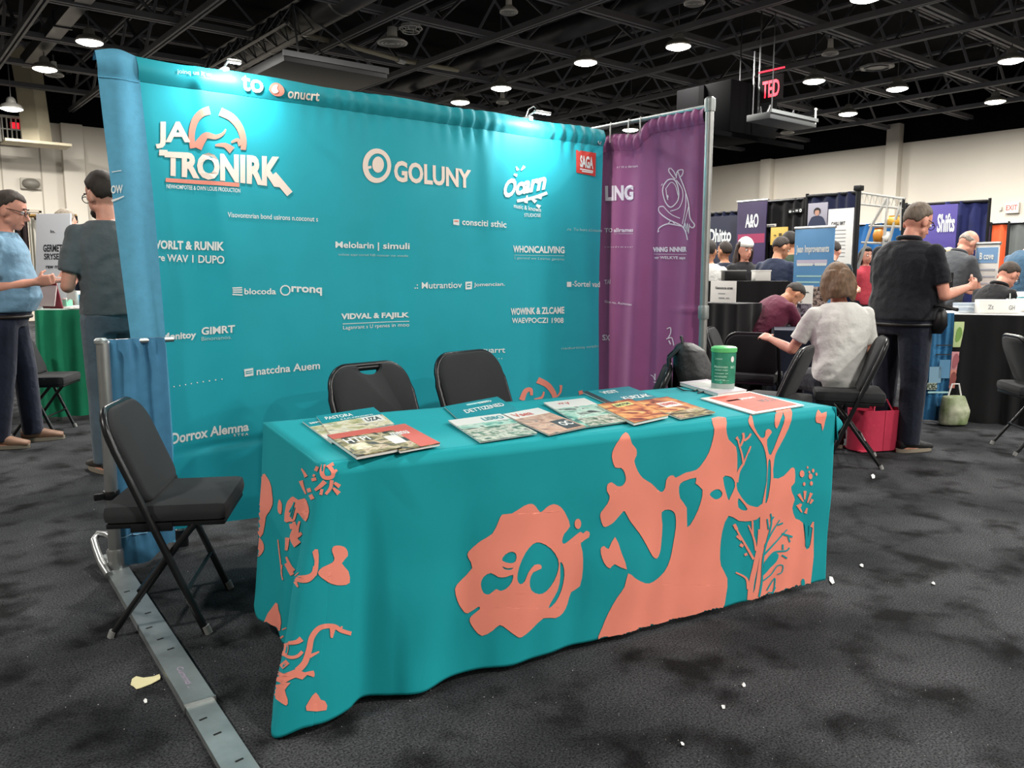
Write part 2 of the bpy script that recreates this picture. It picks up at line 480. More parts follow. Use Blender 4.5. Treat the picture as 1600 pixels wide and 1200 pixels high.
# ducts and pipes
M_duct = mat('duct_dark', '#3b3b3e', rough=.45, metal=.4, var=.2, vscale=3)
t = thing('round_duct', 'big dark round air duct running back across the ceiling', 'duct', (7.15, 12, 6.15))
obj('shell', MB().cyl((0, -6, 0), (0, 9, 0), .3, seg=20), M_duct, t)
for k in range(9): obj('band', MB().cyl((0, -4.8+1.6*k, 0), (0, -4.74+1.6*k, 0), .31, seg=20), mat('duct_band', '#8a8a88', rough=.35, metal=.7), t)
t = thing('round_duct', 'dim round duct behind the wire cage fitting', 'duct', (12.0, 15, 6.35))
obj('shell', MB().cyl((0, -7, 0), (0, 6, 0), .22, seg=18), M_duct, t); obj('band', MB().cyl((0, -1, 0), (0, -.95, 0), .23, seg=18), M_joist, t)
t = thing('ceiling_pipe', 'pale sprinkler pipe running beside the black hanging truss', 'pipe', (6.75, 15.5, 5.95))
obj('pipe_run', MB().tube([(0, -.1, 0), (1.6, .15, 0), (3.0, .45, 0), (4.6, .55, .05)], .05, seg=8), mat('pipe_pale', '#a29c86', rough=.5), t)
obj('coupling', MB().cyl((2.9, .43, 0), (3.1, .47, 0), .075, seg=10), M_house, t)
t = thing('box_duct', 'square dark beam duct crossing the ceiling at upper left', 'duct', (3.52, 12, 6.1))
obj('shell', MB().box((0, 4, 0), (.28, 12, .26), bev=.02), M_duct, t); obj('flange', MB().box((0, 6, 0), (.33, .06, .31)), M_duct, t)

# beige vertical duct, vent and red exit light by the back wall
M_beige = mat('duct_beige', '#c2b89e', rough=.6, var=.08, vscale=3)
p = py(48, 150, 24.6)
t = thing('drop_duct', 'tall beige drop duct with a ledge hanging before the back wall', 'duct', (p.x, 24.6, 0))
zb, ztop = py(50, 222, 24.6).z, py(30, 70, 24.6).z
obj('shaft', MB().tube([(.08, 0, zb), (0, 0, zb+(ztop-zb)*.6), (-.06, 0, ztop)], [.34, .33, .36], seg=4), M_beige, t)
obj('ledge', MB().box((.05, 0, zb-.04), (1.5, .8, .07), bev=.01), M_beige, t)
obj('collar', MB().box((-.06, 0, ztop), (.75, .75, .06), bev=.01), M_beige, t)
p = py(22, 204, 26.05)
t = thing('wall_vent', 'white louvred vent box beside the beige duct', 'vent', (p.x, 26.05, p.z))
obj('frame', MB().box((-.34, 0, 0), (.06, .12, .74)).box((.34, 0, 0), (.06, .12, .74)).box((0, 0, .35), (.74, .12, .06)).box((0, 0, -.35), (.74, .12, .06)).box((0, 0, .02), (.7, .1, .03)), mat('vent_white', '#d6d2c8', rough=.5), t, smooth=None)
for k in range(6): obj('louvre', MB().box((-.27+.108*k, 0, 0), (.03, .08, .64)), MATS['vent_white'], t, smooth=None)
obj('back_plate', MB().box((0, .07, 0), (.7, .02, .7)), M_black, t, smooth=None)
obj('exit_light', MB().box((.03, .04, .14), (.2, .02, .16)), mat('exit_red', '#aa1418', emit='#ff2030', estr=1.2), t, smooth=None)
p = py(48, 287, Y1-.1)
t = thing('wall_speaker', 'small grey domed device on the back wall above the door', 'speaker', (p.x, Y1-.1, p.z))
obj('dome', MB().ell((0, -.06, 0), (.22, .16, .14)), mat('grey_dome', '#77736a', rough=.5), t); obj('mount', MB().box((0, .02, 0), (.5, .08, .3), bev=.02), mat('grey_plate', '#a59f93', rough=.6), t)

# black hanging truss with panel, left of the middle
M_truss = mat('truss_metal', '#5f6062', rough=.4, metal=.6)
t = thing('hanging_truss', 'black lighting truss with a flat panel hung behind the backdrop', 'truss', (6.6, 16.5, 5.7))
tr = MB()
for x, z in ((-.25, 0), (.25, 0), (0, .45)): tr.tube([(x, -2.3, z), (x, 3.0, z)], .03, seg=6)
for k in range(10):
    y = -2.3 + .53*k
    for x in (-.25, .25): tr.tube([(x, y, 0), (0, y+.26, .45), (x, y+.53, 0)], .016, seg=5)
    tr.tube([(-.25, y, 0), (.25, y+.53, 0)], .016, seg=5)
obj('lattice', tr, M_truss, t)
for x in (0, 1.7):
    for y in (-2.0,): obj('hanger_rod', MB().tube([(0, y, .45), (x*.9, y-.2, -.45)], .02, seg=5), M_truss, t)
obj('hanger_rod', MB().tube([(0, -1.2, .45), (.9, -1.9, -.45)], .02, seg=5), M_truss, t)
obj('panel', MB().box((.75, -1.3, -.55), (2.1, 1.9, .18), bev=.02), mat('panel_black', '#131315', rough=.5), t)
obj('panel_rim', MB().box((.75, -2.26, -.5), (2.14, .05, .1)), M_truss, t, smooth=None)

# red TED sign on its rig, grey tray below
o = pdep(1206, 138, 15.0)
t = thing('neon_sign', 'red glowing TED letters on a dark panel hung from the ceiling', 'sign', o)
obj('panel', MB().box((0, 0, 0), (.05, .46, .46), bev=.01), mat('sign_black', '#0c0809', rough=.9, spec=.1), t)
Mt = frame_m((-.032, 0, -.01), (0, -1, 0), (0, 0, 1))
rtext('TED', .30, Mt, 'letters', mat('neon_red', '#ff2038', emit='#ff1c30', estr=2.2), t, bold=.02, width=.36)
obj('top_tube', MB().cyl((-.03, .27, .32), (-.03, -.27, .32), .014, seg=6), MATS['neon_red'], t)
for y in (.3, .42): obj('hanger_rod', MB().cyl((.03, y, -.55), (.03, y, DECK - o.z if y < .4 else .75), .016, seg=6), M_truss, t)
obj('strut', MB().tube([(0, .17, -.6), (0, .22, -.3), (0, .28, -.6)], .016, seg=5), M_truss, t)
q = pdep(1222, 190, 15.0)
t = thing('hanging_tray', 'long grey metal tray hung below the red letter sign', 'tray', q)
obj('trough', MB().box((0, 0, 0), (1.5, .5, .12), bev=.015), mat('tray_grey', '#3a3d3e', rough=.6), t)
obj('lip', MB().box((0, -.26, .07), (1.52, .04, .06)), mat('tray_lip', '#6a6e6e', rough=.6), t, smooth=None)
obj('hanger_rod', MB().cyl((-.35, 0, .06), (-.35, 0, DECK - q.z), .012, seg=5), M_truss, t)
obj('end_post', MB().cyl((.72, -.24, .0), (.72, -.24, .26), .02, seg=6).ell((.72, -.24, .27), (.03, .03, .03), 8, 6), M_dish, t)
for x in (-.4, .35): obj('strut', MB().tube([(x-.1, 0, .06), (x, 0, .24), (x+.1, 0, .06)], .018, seg=5), M_truss, t)
o = pdep(1135, 180, 16.0)
t = thing('air_unit', 'dark box-shaped air unit behind the purple curtain pole', 'air unit', o)
obj('casing', MB().box((0, 0, 0), (1.5, 1.3, .95), bev=.03), mat('unit_dark', '#060607', rough=.9, spec=.05), t)
obj('hanger_rod', MB().cyl((.4, 0, .4), (.4, 0, DECK - o.z), .015, seg=5), M_duct, t)
obj('side_rib', MB().box((-.78, 0, 0), (.05, .12, .9)), MATS['unit_dark'], t, smooth=None); obj('rail', MB().box((0, -.7, -.55), (3.2, .08, .08)), MATS['unit_dark'], t, smooth=None)
# wall-mounted exit sign on the far right wall
p = pxx(1582, 325, X1-.08)
t = thing('exit_sign', 'white exit sign with red letters on the right wall', 'sign', p)
obj('case', MB().box((0, 0, 0), (.12, .36, .3), bev=.01), mat('exit_case', '#e2ddd2', rough=.5), t)
rtext('EXIT', .15, frame_m((-.065, 0, .01), (0, -1, 0), (0, 0, 1)), 'letters', mat('exit_letters', '#b5524d', rough=.5), t, width=.3)
obj('bracket', MB().box((.03, .32, .0), (.08, .06, .1)), M_house, t, smooth=None)

# =================================================================== THE BOOTH WALLS
YB, ZT = 3.82, 2.205
XR = 3.845
def interp(z, tab):
    tab = sorted(tab)
    if z <= tab[0][0]: return tab[0][1]
    for (a, va), (b, vb) in zip(tab, tab[1:]):
        if z <= b: return va + (vb - va) * (z - a) / (b - a)
    return tab[-1][1]
XL = lambda z: interp(z, [(.1, 1.06), (.3, 1.06), (.5, 1.075), (.8, 1.074), (1.64, 1.05), (2.2, 1.02)])
def teal_y(x, z):
    """soft folds of the printed cloth, a pole pocket along the top"""
    d = ZT - z
    y = YB
    f = .011*math.sin(x*6.3+1.0) + .007*math.sin(x*11.7+.6*z) + .004*math.sin(x*19+2+1.1*z)
    y += f * min(1, .25 + d*.9)
    y -= .010*math.exp(-((x-1.27-.12*d)/.035)**2)*math.exp(-d*1.6)          # tension creases from the pocket
    y -= .009*math.exp(-((x-1.42-.22*d)/.04)**2)*math.exp(-d*2.0)
    g = math.exp(-((x-2.78)/.17)**2) + .8*math.exp(-((x-3.55)/.22)**2) + .35*math.exp(-((x-2.1)/.3)**2)
    y += .011*g*math.sin(x*74)*math.exp(-((d-.07)/.1)**2)                     # gathers
    y -= .014*math.exp(-((x-2.9)/.06)**2)*math.exp(-((d-.35)/.3)**2)
    y += .012*math.exp(-((x-3.62-.2*(1.3-z))/.09)**2)*math.exp(-((z-1.25)/.35)**2)
    y += .012*math.exp(-((z-.47-.06*(x-1.2))/.02)**2)*math.exp(-((x-1.35)/.22)**2)
    if d < .1: y -= .020*math.sin(math.pi*max(0, d)/.1)
    y += .006*noise.noise((x*1.7, z*1.7, 3.1))
    return y
M_teal = fabric('teal_print_cloth', '#16a6b6', rough=.62, var=.03, bump=.12, bscale=500)
M_teal_hem = fabric('teal_hem_cloth', '#1295a2', rough=.62, var=.03, bump=.12, bscale=500)
bk = thing('backdrop_banner', 'wide teal printed fabric backdrop with white sponsor logos', 'backdrop', (2.4, YB, 0))
bk['kind'] = 'thing'
def tealp(i, j):
    z = .115 + (ZT - .10 - .115) * j; x0 = XL(z); x = x0 + (XR - .02*math.sin(math.pi*(1-j))*.5 - x0) * i
    z += (.02*math.sin(x*3+.5))*(1-j)
    return (x, teal_y(x, z), z)
mb = MB().grid(300, 170, tealp); obj('cloth', mb, M_teal, bk, world=True, smooth=3)
def hemp(i, j):
    z = ZT - .10 * (1 - j); x0 = XL(z); x = x0 + (XR - x0) * i
    return (x, teal_y(x, z) - .002, z + .004*math.sin(x*9)*j)
mb = MB().grid(320, 14, hemp)
mb.grid(60, 6, lambda i, j: (XL(ZT)+(XR-XL(ZT))*i, YB + .05*j, ZT + .004*math.sin((XL(ZT)+(XR-XL(ZT))*i)*9)*(1-j) - .03*j*j))
obj('pole_pocket', mb, M_teal_hem, bk, world=True, smooth=3)
M_steel = mat('brushed_steel', '#b4b6b5', rough=.38, metal=.85, var=.08, vscale=12)
M_alu = mat('galvanised', '#aeb4b3', rough=.42, metal=.75, var=.18, vscale=9)
M_blk0 = mat('black_tube', '#17181a', rough=.35, metal=.3)
obj('top_pipe', MB().cyl((.9, YB+.03, ZT-.035), (3.86, YB+.03, ZT-.035), .02), M_steel, bk, world=True)
for x in (1.12, 3.80): obj('upright', MB().cyl((x, YB+.075, 0), (x, YB+.075, ZT-.06), .022), M_steel, bk, world=True); obj('base_socket', MB().cyl((x, YB+.075, 0), (x, YB+.075, .08), .03), M_blk0, bk, world=True)
obj('grommet', MB().tube([(3.795+.012*math.cos(a), YB-.014, 2.125+.012*math.sin(a)) for a in [k*math.pi/6 for k in range(12)]], .004, seg=5, closed=True), M_steel, bk, world=True)

M_white = mat('print_white', '#e9eeec', rough=.6)
M_cream = mat('print_cream', '#f6e2d4', rough=.6)
M_coralp = mat('print_coral', '#f0907c', rough=.6)
M_redp = mat('print_red', '#d8453c', rough=.55)
M_pale = mat('print_pale_teal', '#a9d6d6', rough=.6)
def onteal(u, v, e=.003):
    p = py(u, v, YB); return (p.x, teal_y(p.x, p.z) - e, p.z)
def onpurple(u, v, e=.003):
    p = pxx(u, v, XP); return (purple_x(p.y, p.z) - e, p.y, p.z)
def onblue(u, v, e=.003):
    p = py(u, v, YB); return (p.x, blue_y(p.x, p.z) - e, p.z)
class Print:
    """flat print laid on a hanging cloth, outlines measured on the photograph"""
    def __init__(s, surf, root): s.surf, s.root = surf, root
    def flat(s, v, f, m, name, e=.003):
        mb = MB(); mb.add([s.surf(a, b, e) for a, b in v], f)
        return obj(name, mb, m, s.root, world=True, smooth=None)
    def text(s, t, bl, br, h, m=None, bold=.02, shear=0.0, h2=None, name='lettering', e=.003):
        v, f = text2d(t, bold, shear); h2 = h2 or h
        q = [(bl[0]+(br[0]-bl[0])*x, bl[1]+(br[1]-bl[1])*x-(h+(h2-h)*x)*y) for x, y in v]
        return s.flat(q, f, m or M_white, name, e)
    def poly(s, loops, m, name='emblem', e=.003, n=3, ml=12):
        v, f = fill2d([smoothloop(L, n) if n > 1 else L for L in loops], ml); return s.flat(v, f, m, name, e)
    def line(s, strokes, m, name='emblem', e=.003):
        if len(strokes) > 1 and name not in ('line_drawing', 'bars_icon', 'dotted_line'):
            for k in strokes: s.line([k], m, name, e)
            return
        V, Fc = [], []
        for pts, w in strokes:
            if len(pts) > 2: pts = [catmull(pts, k/4) for k in range(4*(len(pts)-1)+1)]
            if len(pts) == 2: pts = [(pts[0][0]+(pts[1][0]-pts[0][0])*k/10, pts[0][1]+(pts[1][1]-pts[0][1])*k/10) for k in range(11)]
            v, f = stroke2d(pts, w); o = len(V); V += v; Fc += [tuple(i+o for i in q) for q in f]
        return s.flat(V, Fc, m, name, e)
def crop(ox, oy, sc): return lambda pts: [(ox + x/sc, oy + y/sc) for x, y in pts]
def circ(cx, cy, r, n=16, ry=None): return [(cx + r*math.cos(2*math.pi*k/n), cy + (ry or r)*math.sin(2*math.pi*k/n)) for k in range(n)]
T = Print(onteal, bk)
c2 = crop(200, 80, 4)
# the large crest of the left column
T.text('JA', *c2([(176, 606), (392, 608)]), 42, M_cream, bold=.035)
T.line([(c2([(405, 606), (398, 520), (415, 440), (455, 390), (505, 372)]), (8, 13)), (c2([(572, 380), (640, 415), (692, 480), (716, 560), (714, 618)]), (13, 8)),
        (c2([(430, 606), (455, 560), (485, 528), (540, 538), (585, 520), (606, 490)]), (15, 2)), (c2([(540, 590), (600, 590), (645, 622)]), (3, 12)), (c2([(640, 572), (680, 556), (700, 590)]), (3, 8))], M_coralp, 'crest')
T.text('TRONIRK', *c2([(232, 775), (955, 855)]), 38, M_cream, bold=.05, h2=49)
T.line([(c2([(905, 770), (1008, 893)]), 11), (c2([(198, 632), (250, 634)]), 9)], M_cream, 'lettering')
T.line([(c2([(240, 803), (690, 838)]), 6.2)], M_coralp, 'underline')
T.text('NEWHOMPOTEE & OWN LOUIS PRODUCTION', *c2([(246, 855), (695, 886)]), 6.5, bold=.01)
T.text('joinq us it us', *c2([(298, 152), (510, 178)]), 9, M_pale, bold=.01, e=.007)
T.text('to', *c2([(695, 248), (832, 272)]), 25, M_cream, bold=.02, e=.007)
T.poly([c2([(868, 250), (880, 215), (915, 202), (950, 225), (962, 262), (945, 285), (905, 282)])], M_coralp, e=.007)
T.poly([c2([(880, 250), (895, 222), (920, 216), (915, 240), (925, 262), (900, 270)])], M_cream, e=.009)
T.text('onucrt', *c2([(985, 297), (1182, 318)]), 13, M_cream, bold=.02, e=.007)
T.text('Visovontnrian bond usirons n.coconut s', *c2([(615, 1038), (1186, 1066)]), 8, bold=.01)
# ring mark and name, centre
c3 = crop(500, 80, 10/3)
T.poly([c3(circ(298, 596, 74, ry=90)), c3(circ(303, 596, 50, ry=64))], M_cream)
T.poly([c3(circ(306, 590, 30, ry=42))], M_cream); T.line([(c3([(228, 595), (250, 605), (272, 602)]), 4)], M_cream)
T.text('GOLUNY', *c3([(386, 680), (786, 716)]), 34, M_cream, bold=.035, h2=29)
# script mark, right
T.text('Ocarn', *c3([(955, 768), (1178, 720)]), 29, M_white, bold=.045, shear=.25)
T.line([(c3([(1030, 780), (1110, 764), (1182, 738)]), 5), (c3([(1025, 600), (1035, 620)]), (2, 5)), (c3([(1070, 598), (1052, 620)]), (5, 2)), (c3([(1012, 640), (1030, 648)]), (3, 5)),
        (c3([(1085, 750), (1078, 790)]), (2, 6)), (c3([(1100, 762), (1128, 785)]), (2, 6)), (c3([(1125, 758), (1155, 766)]), (2, 4)), (c3([(1130, 800), (1148, 812)]), (3, 6))], M_white, 'sparkle')
T.text('music & known', *c3([(1012, 815), (1152, 838)]), 7, bold=.01); T.text('STUDIOSE', *c3([(1070, 862), (1152, 864)]), 5.5, bold=.01)
T.poly([c3([(1330, 515), (1436, 531), (1433, 653), (1329, 633)])], M_redp, 'red_patch', n=1)
T.text('SAGA', *c3([(1346, 605), (1418, 616)]), 19, M_white, bold=.04, e=.007); T.line([(c3([(1346, 614), (1418, 626)]), 2), (c3([(1356, 626), (1416, 634)]), 2)], M_white, 'lettering', e=.007)
T.poly([c3([(688, 876), (720, 876), (720, 908), (688, 904)])], M_white, n=1); T.line([(c3([(693, 884), (714, 886)]), 2)], M_coralp, e=.007)
T.text('consciti sthic', *c3([(736, 905), (970, 920)]), 10)
T.text('.ru  To hors si.l.rscam', *c3([(1280, 934), (1470, 942)]), 4.5, M_pale, bold=.005)
T.text('Melolarin | simuli', *c3([(80, 1034), (462, 1042)]), 13, bold=.02); T.text('solute aqui cored NB nuncer ne mede', *c3([(96, 1068), (456, 1076)]), 5, M_pale, bold=.0)
T.text('WHONCALIVING', *c3([(1008, 1048), (1268, 1054)]), 11, bold=.035); T.line([(c3([(1014, 1062), (1266, 1066)]), .8)], M_pale); T.text('L gasrond we Lesmo garamo', *c3([(1016, 1086), (1266, 1094)]), 5, M_pale, bold=.0)
c5 = crop(480, 330, 10/3)
T.text('.: Mutrantiov', *c5([(552, 404), (800, 400)]), 10, bold=.01); T.poly([c5([(820, 368), (858, 366), (856, 406), (820, 408)]), c5([(828, 378), (850, 376), (848, 396), (828, 398)])], M_white, n=1); T.line([(c5([(830, 387), (848, 386)]), 2)], M_white); T.text('Jomencian.', *c5([(868, 398), (1028, 394)]), 7.5, bold=.01)
T.poly([c5([(1345, 368), (1370, 368), (1370, 394), (1345, 394)])], M_white, n=1); T.text('-Sortel vad', *c5([(1376, 392), (1530, 396)]), 9, bold=.01)
T.text('VIDVAL & FAJILK', *c5([(176, 573), (528, 560)]), 12, bold=.04, h2=10); T.line([(c5([(184, 587), (528, 573)]), 1)], M_white); T.text('Laganrant s U rpenes in moo', *c5([(186, 622), (528, 606)]), 7.5, bold=.0)
T.text('WOWINK & ZLCAME', *c5([(1060, 542), (1330, 533)]), 11, bold=.035); T.text('WAEVPOCZI 1908', *c5([(1066, 584), (1326, 582)]), 8.5, bold=.02)
T.text('quarrt', *c5([(912, 748), (1030, 746)]), 10, bold=.01); T.line([(c5([(970+14*k, 768), (974+14*k, 768)]), 1.2) for k in range(4)], M_white)
T.text('naduriniq ortdo', *c5([(1316, 724), (1520, 712)]), 5, M_pale, bold=.0)
T.line([(c5([(1120, 985), (1140, 940), (1170, 930), (1175, 960)]), (10, 4)), (c5([(1205, 880), (1250, 905), (1280, 950), (1285, 985)]), (10, 6)), (c5([(1190, 985), (1225, 970), (1235, 940)]), (5, 2)), (c5([(1295, 965), (1312, 940), (1314, 905)]), (2, 4)), (c5([(1404, 945), (1425, 940)]), 6)], M_coralp, 'swirl')
T.text('rm', *c5([(505, 1000), (556, 996)]), 7)
c4 = crop(200, 320, 40/9)
T.text('WORLT & RUNIK', *c4([(160, 305), (660, 320)]), 14, bold=.04); T.text('are WAV 1 DUPO', *c4([(180, 388), (662, 412)]), 11, bold=.02, h2=13)
T.line([(c4([(715, 578), (782, 575)]), 2), (c4([(718, 592), (784, 590)]), 2), (c4([(718, 606), (784, 606)]), 2), (c4([(716, 622), (786, 626)]), 2)], M_white, 'bars_icon')
T.text('blocoda', *c4([(798, 622), (1024, 622)]), 9.5, bold=.02); T.poly([c4(circ(1088, 594, 37)), c4(circ(1088, 594, 28))], M_white); T.text('rronq', *c4([(1130, 622), (1346, 632)]), 13, bold=.03)
T.text('Monitoy', *c4([(242, 962), (480, 938)]), 16, bold=.03, h2=13); T.text('GIMRT', *c4([(516, 906), (734, 886)]), 12, bold=.03); T.text('Binonanos.', *c4([(516, 946), (714, 930)]), 6, M_pale, bold=.0)
T.poly([c4([(795, 1140), (858, 1130), (860, 1182), (800, 1192)])], M_white, n=1); T.line([(c4([(805, 1155), (852, 1148)]), 1.2), (c4([(805, 1168), (852, 1162)]), 1.2)], M_teal, e=.007)
T.text('natcdna Auem', *c4([(882, 1182), (1330, 1140)]), 12, bold=.02)
c8 = crop(120, 560, 40/9)
T.poly([c8(circ(638+41*k, 204-6.7*k, 5, 6)) for k in range(10)], M_white, 'dotted_line', n=1)
T.text('Dorrox Alemna', *c8([(660, 602), (1184, 498)]), 18, bold=.03, h2=14); T.text('S T E A', *c8([(1085, 541), (1182, 530)]), 4)
T.line([(c8([(770, 920), (790, 880), (850, 865), (905, 890), (925, 940)]), 7), (c8([(850, 935), (842, 970), (820, 1010)]), 6)], M_coralp, 'swirl'); T.text('YW', *c8([(908, 1022), (1028, 1010)]), 19, bold=.05)

# blue side strip of the backdrop
bx0 = lambda z: interp(z, [(.05, .985), (.686, .94), (.973, .93), (1.141, .919), (1.552, .895), (2.2, .861)])
def blue_y(x, z):
    d = ZT - z; s = (x - bx0(z)) / max(.02, XL(z) - bx0(z))
    y = YB - .018*math.sin(math.pi*s)**2 - .012*math.sin(2*math.pi*s+.4)*min(1, d)
    if d < .1: y -= .014*math.sin(math.pi*max(0, d)/.1)
    return y + .006*noise.noise((x*9, z*2.5, 1))
M_blue = fabric('blue_cloth', '#5ba4c4', rough=.8, var=.06, bump=.5, bscale=420, vscale=30)
bs = thing('side_strip', 'tall narrow light blue cloth strip hanging at the left of the backdrop', 'curtain', (.95, YB, 0))
def bluep(i, j):
    z = .05 + (ZT + .015*math.sin(math.pi*i) - .05)*j; x = bx0(z) + (XL(z)+.006 - bx0(z))*i
    return (x, blue_y(x, z), z)
obj('cloth', MB().grid(24, 150, bluep), M_blue, bs, world=True, smooth=3)
obj('hem_seam', MB().tube([(bx0(2.1)+(XL(2.1)-bx0(2.1))*k/12, blue_y(bx0(2.1)+(XL(2.1)-bx0(2.1))*k/12, 2.1)-.001, 2.1) for k in range(13)], .003, seg=5), M_blue, bs, world=True)
obj('top_fold', MB().grid(12, 6, lambda i, j: (bx0(ZT)+(XL(ZT)-bx0(ZT))*i, YB+.05*j, ZT+.015*math.sin(math.pi*i)-.03*j*j)), M_blue, bs, world=True, smooth=3)
B = Print(onblue, bs)
B.text('OW', (173, 303), (190, 302), 13, bold=.03); B.line([((174, 314), (183, 311), (192, 307))and([(174, 314), (183, 311), (192, 307)], (4, 1.5)), ([(174, 269), (188, 267)], 1.2)], M_white, 'swoosh')

# low rail: post, drape, floor plate
lr = thing('low_drape', 'low blue pleated drape hanging from the short steel post', 'curtain', (.9, 3.70, 0))
def lowp(i, j):
    x = .808 + .225*i; z = 1.012 - (.955 - .05*(1-i)*0 - (.0 if i < .01 else 0))*j
    zb = .012 + .085*i*i + .01*math.sin(9*i); z = 1.012 - (1.012 - zb)*j
    y = 3.70 + (.010*math.sin(x*120)*(.35+.65*math.exp(-((j-.04)/.06)**2)) + .014*math.sin(x*40+1))*(1 if j < .8 else .6) - .02*math.sin(math.pi*j)
    if j > .78: y += .008*math.sin(x*150)*math.exp(-((j-.84)/.06)**2)
    return (x, y, z)
obj('cloth', MB().grid(70, 110, lowp), fabric('blue_cloth_low', '#4581a6', rough=.8, var=.08, bump=.5, bscale=420, vscale=20), lr, world=True, smooth=3)
obj('rail', MB().cyl((.79, 3.715, 1.0), (1.08, 3.715, 1.0), .012), M_steel, lr, world=True)
obj('hem_seam', MB().tube([(.81+.2*k/14, lowp(k/15, .86)[1]-.006, lowp(k/15, .86)[2]) for k in range(15)], .0025, seg=4), mat('thread_pale', '#8fc0dc', rough=.7), lr, world=True)
ps = thing('rail_post', 'short grey steel post standing at the end of the floor plate', 'post', (.782, 3.69, 0))
obj('tube', MB().cyl((0, 0, .02), (.006, 0, 1.0), .026, seg=20), M_steel, ps)
obj('socket', MB().lathe([(.034, .012), (.034, .1), (.03, .112)], seg=20), M_steel, ps)
obj('cap', MB().lathe([(.027, 1.0), (.027, 1.012), (.02, 1.02)], seg=16), M_alu, ps)
obj('clamp', MB().lathe([(.032, .335), (.035, .345), (.035, .36), (.032, .37)], seg=16).box((-.045, -.01, .352), (.05, .02, .028), bev=.005), mat('black_plastic', '#141416', rough=.35), ps)
ax = Vector((.68 - .79, 1.98 - 3.70, 0)).normalized(); sx = Vector((-ax.y, ax.x, 0))
fpl = thing('floor_plate', 'long galvanised floor channel running from the post toward the viewer', 'floor rail', (.785, 3.70, 0))
Mp = frame_m((0, 0, 0), sx, -ax)        # local: x across, y back along the plate
wd = .088
def chan(y0, y1, w, z, h=.004):
    m = MB(); m.box((0, (y0+y1)/2, z), (w, y1-y0, h), Mp)
    for s in (-1, 1): m.box((s*(w/2-.004), (y0+y1)/2, z/2), (.008, y1-y0, z), Mp)
    return m
obj('upper_channel', chan(-1.36, .2, wd, .026), M_alu, fpl, smooth=None)
obj('lower_channel', chan(-2.6, -1.36, wd*.94, .018), M_alu, fpl, smooth=None)
obj('joint_strip', MB().box((0, -1.362, .015), (wd+.004, .008, .03), Mp), M_steel, fpl, smooth=None)
slot = MB().box((0, 0, 0), (.022, .006, .002), bev=0).mesh('slot'); slot.materials.append(mat('slot_dark', '#0c0d0e', rough=.7))
for k, y in enumerate((-.33, -.47, -.60, -.74, -.86, -.96, -1.46, -1.56, -1.72, -1.95)):
    o = obj('slot', slot, None, fpl); z = .0285 if y > -1.36 else .0205
    o.matrix_local = Mp @ Matrix.Translation((-.004 + .012*((k % 3)-1), y, z)) @ Matrix.Rotation(.2, 4, 'Z')
rtext('Curnrnti .:', .02, Mp @ Matrix.Translation((.0, -1.19, .0285)) @ Matrix.Rotation(-math.pi/2, 4, 'Z'), 'stamped_mark', mat('mark_mauve', '#a394a8', rough=.6), fpl, width=.16)
obj('side_tube', MB().tube([tuple(Mp @ Vector(p)) for p in ((-.045, -.10, .03), (-.055, .02, .05), (-.055, .14, .075), (-.052, .21, .10), (-.03, .245, .115), (.0, .20, .118), (.02, .08, .116))], .016, seg=12), M_steel, fpl)

# clip-on lamp on the top edge, and an added one near the crest
def clip_lamp(x, label, watt, hook=True, k=1.0):
    t = thing('clip_lamp', label, 'clip lamp', (x, YB, ZT))
    obj('clamp', MB().box((0, .02, .0), (.03, .07, .03), bev=.006), M_steel, t)
    obj('arm', MB().tube([(0, .02, .01), (.0, .0, .022), (0, -.05, .035), (0, -.115, .026)], .005, seg=8), M_steel, t)
    if hook: obj('hook', MB().tube([(-.03, 0, .01), (-.02, -.01, .05), (.015, -.015, .07), (.03, -.015, .06)], .004, seg=6), M_steel, t)
    h = obj('lamp_head', MB().box((0, -.115, .02), (.12*k, .022, .014), bev=.004), M_steel, t)
    obj('led_strip', MB().box((0, -.115, .012), (.11*k, .016, .004)), mat('led_white', '#ffffff', emit='#eafcff', estr=12), h, smooth=None)
    l = bpy.data.lights.new('led_light', 'AREA'); l.shape = 'RECTANGLE'; l.size = .11; l.size_y = .02; l.energy = watt; l.color = (.9, 1, 1)
    o = bpy.data.objects.new('led_light', l); COL.objects.link(o); o.parent = t; o.location = (0, -.115, .008); o.rotation_euler = (math.radians(30), 0, 0)
clip_lamp(py(828, 192, YB).x, 'small steel clip lamp on the backdrop top edge above the script logo', 7.0)
clip_lamp(py(352, 112, YB).x, 'small steel clip lamp added on the backdrop top edge to brighten the cloth near the large crest', 5.5, False, .5)  # unseen fixture, added to light the bright patch of cloth by the crest

# =================================================================== PURPLE SIDE CURTAIN
XP, YP0, YP1, ZP = 3.945, 3.06, 4.02, 2.25
def ptop(y): return ZP + .006 if y < 3.5 else ZP + .006 - .075*min(1, (y-3.5)/.12) - .012*math.sin((y-3.5)*14)
def purple_x(y, z):
    d = max(0, ptop(y) - z)
    x = XP + .020*math.sin(y*15+.5)*min(1, .3+d*.5) + .010*math.sin(y*29+z)*min(1, .4+d) - .012*math.exp(-((y-3.42)/.05)**2)
    x += .007*math.sin(y*95)*math.exp(-((d-.05)/.07)**2)
    x -= .010*math.exp(-((z-1.07)/.012)**2)*math.exp(-((y-3.1)/.15)**2)
    if d < .1: x -= .016*math.sin(math.pi*d/.1)
    return x
M_purp = fabric('purple_cloth', '#9a5283', rough=.55, var=.05, bump=.12, bscale=500)
pc = thing('purple_curtain', 'purple printed curtain with white line drawing on the right booth side', 'curtain', (XP, 3.5, 0))
def purp(i, j):
    y = YP0 + .03 + (YP1 - YP0 - .03)*i; z = .05 + (ptop(y) - .05)*j
    return (purple_x(y, z), y, z)
obj('cloth', MB().grid(140, 130, purp), M_purp, pc, world=True, smooth=3)
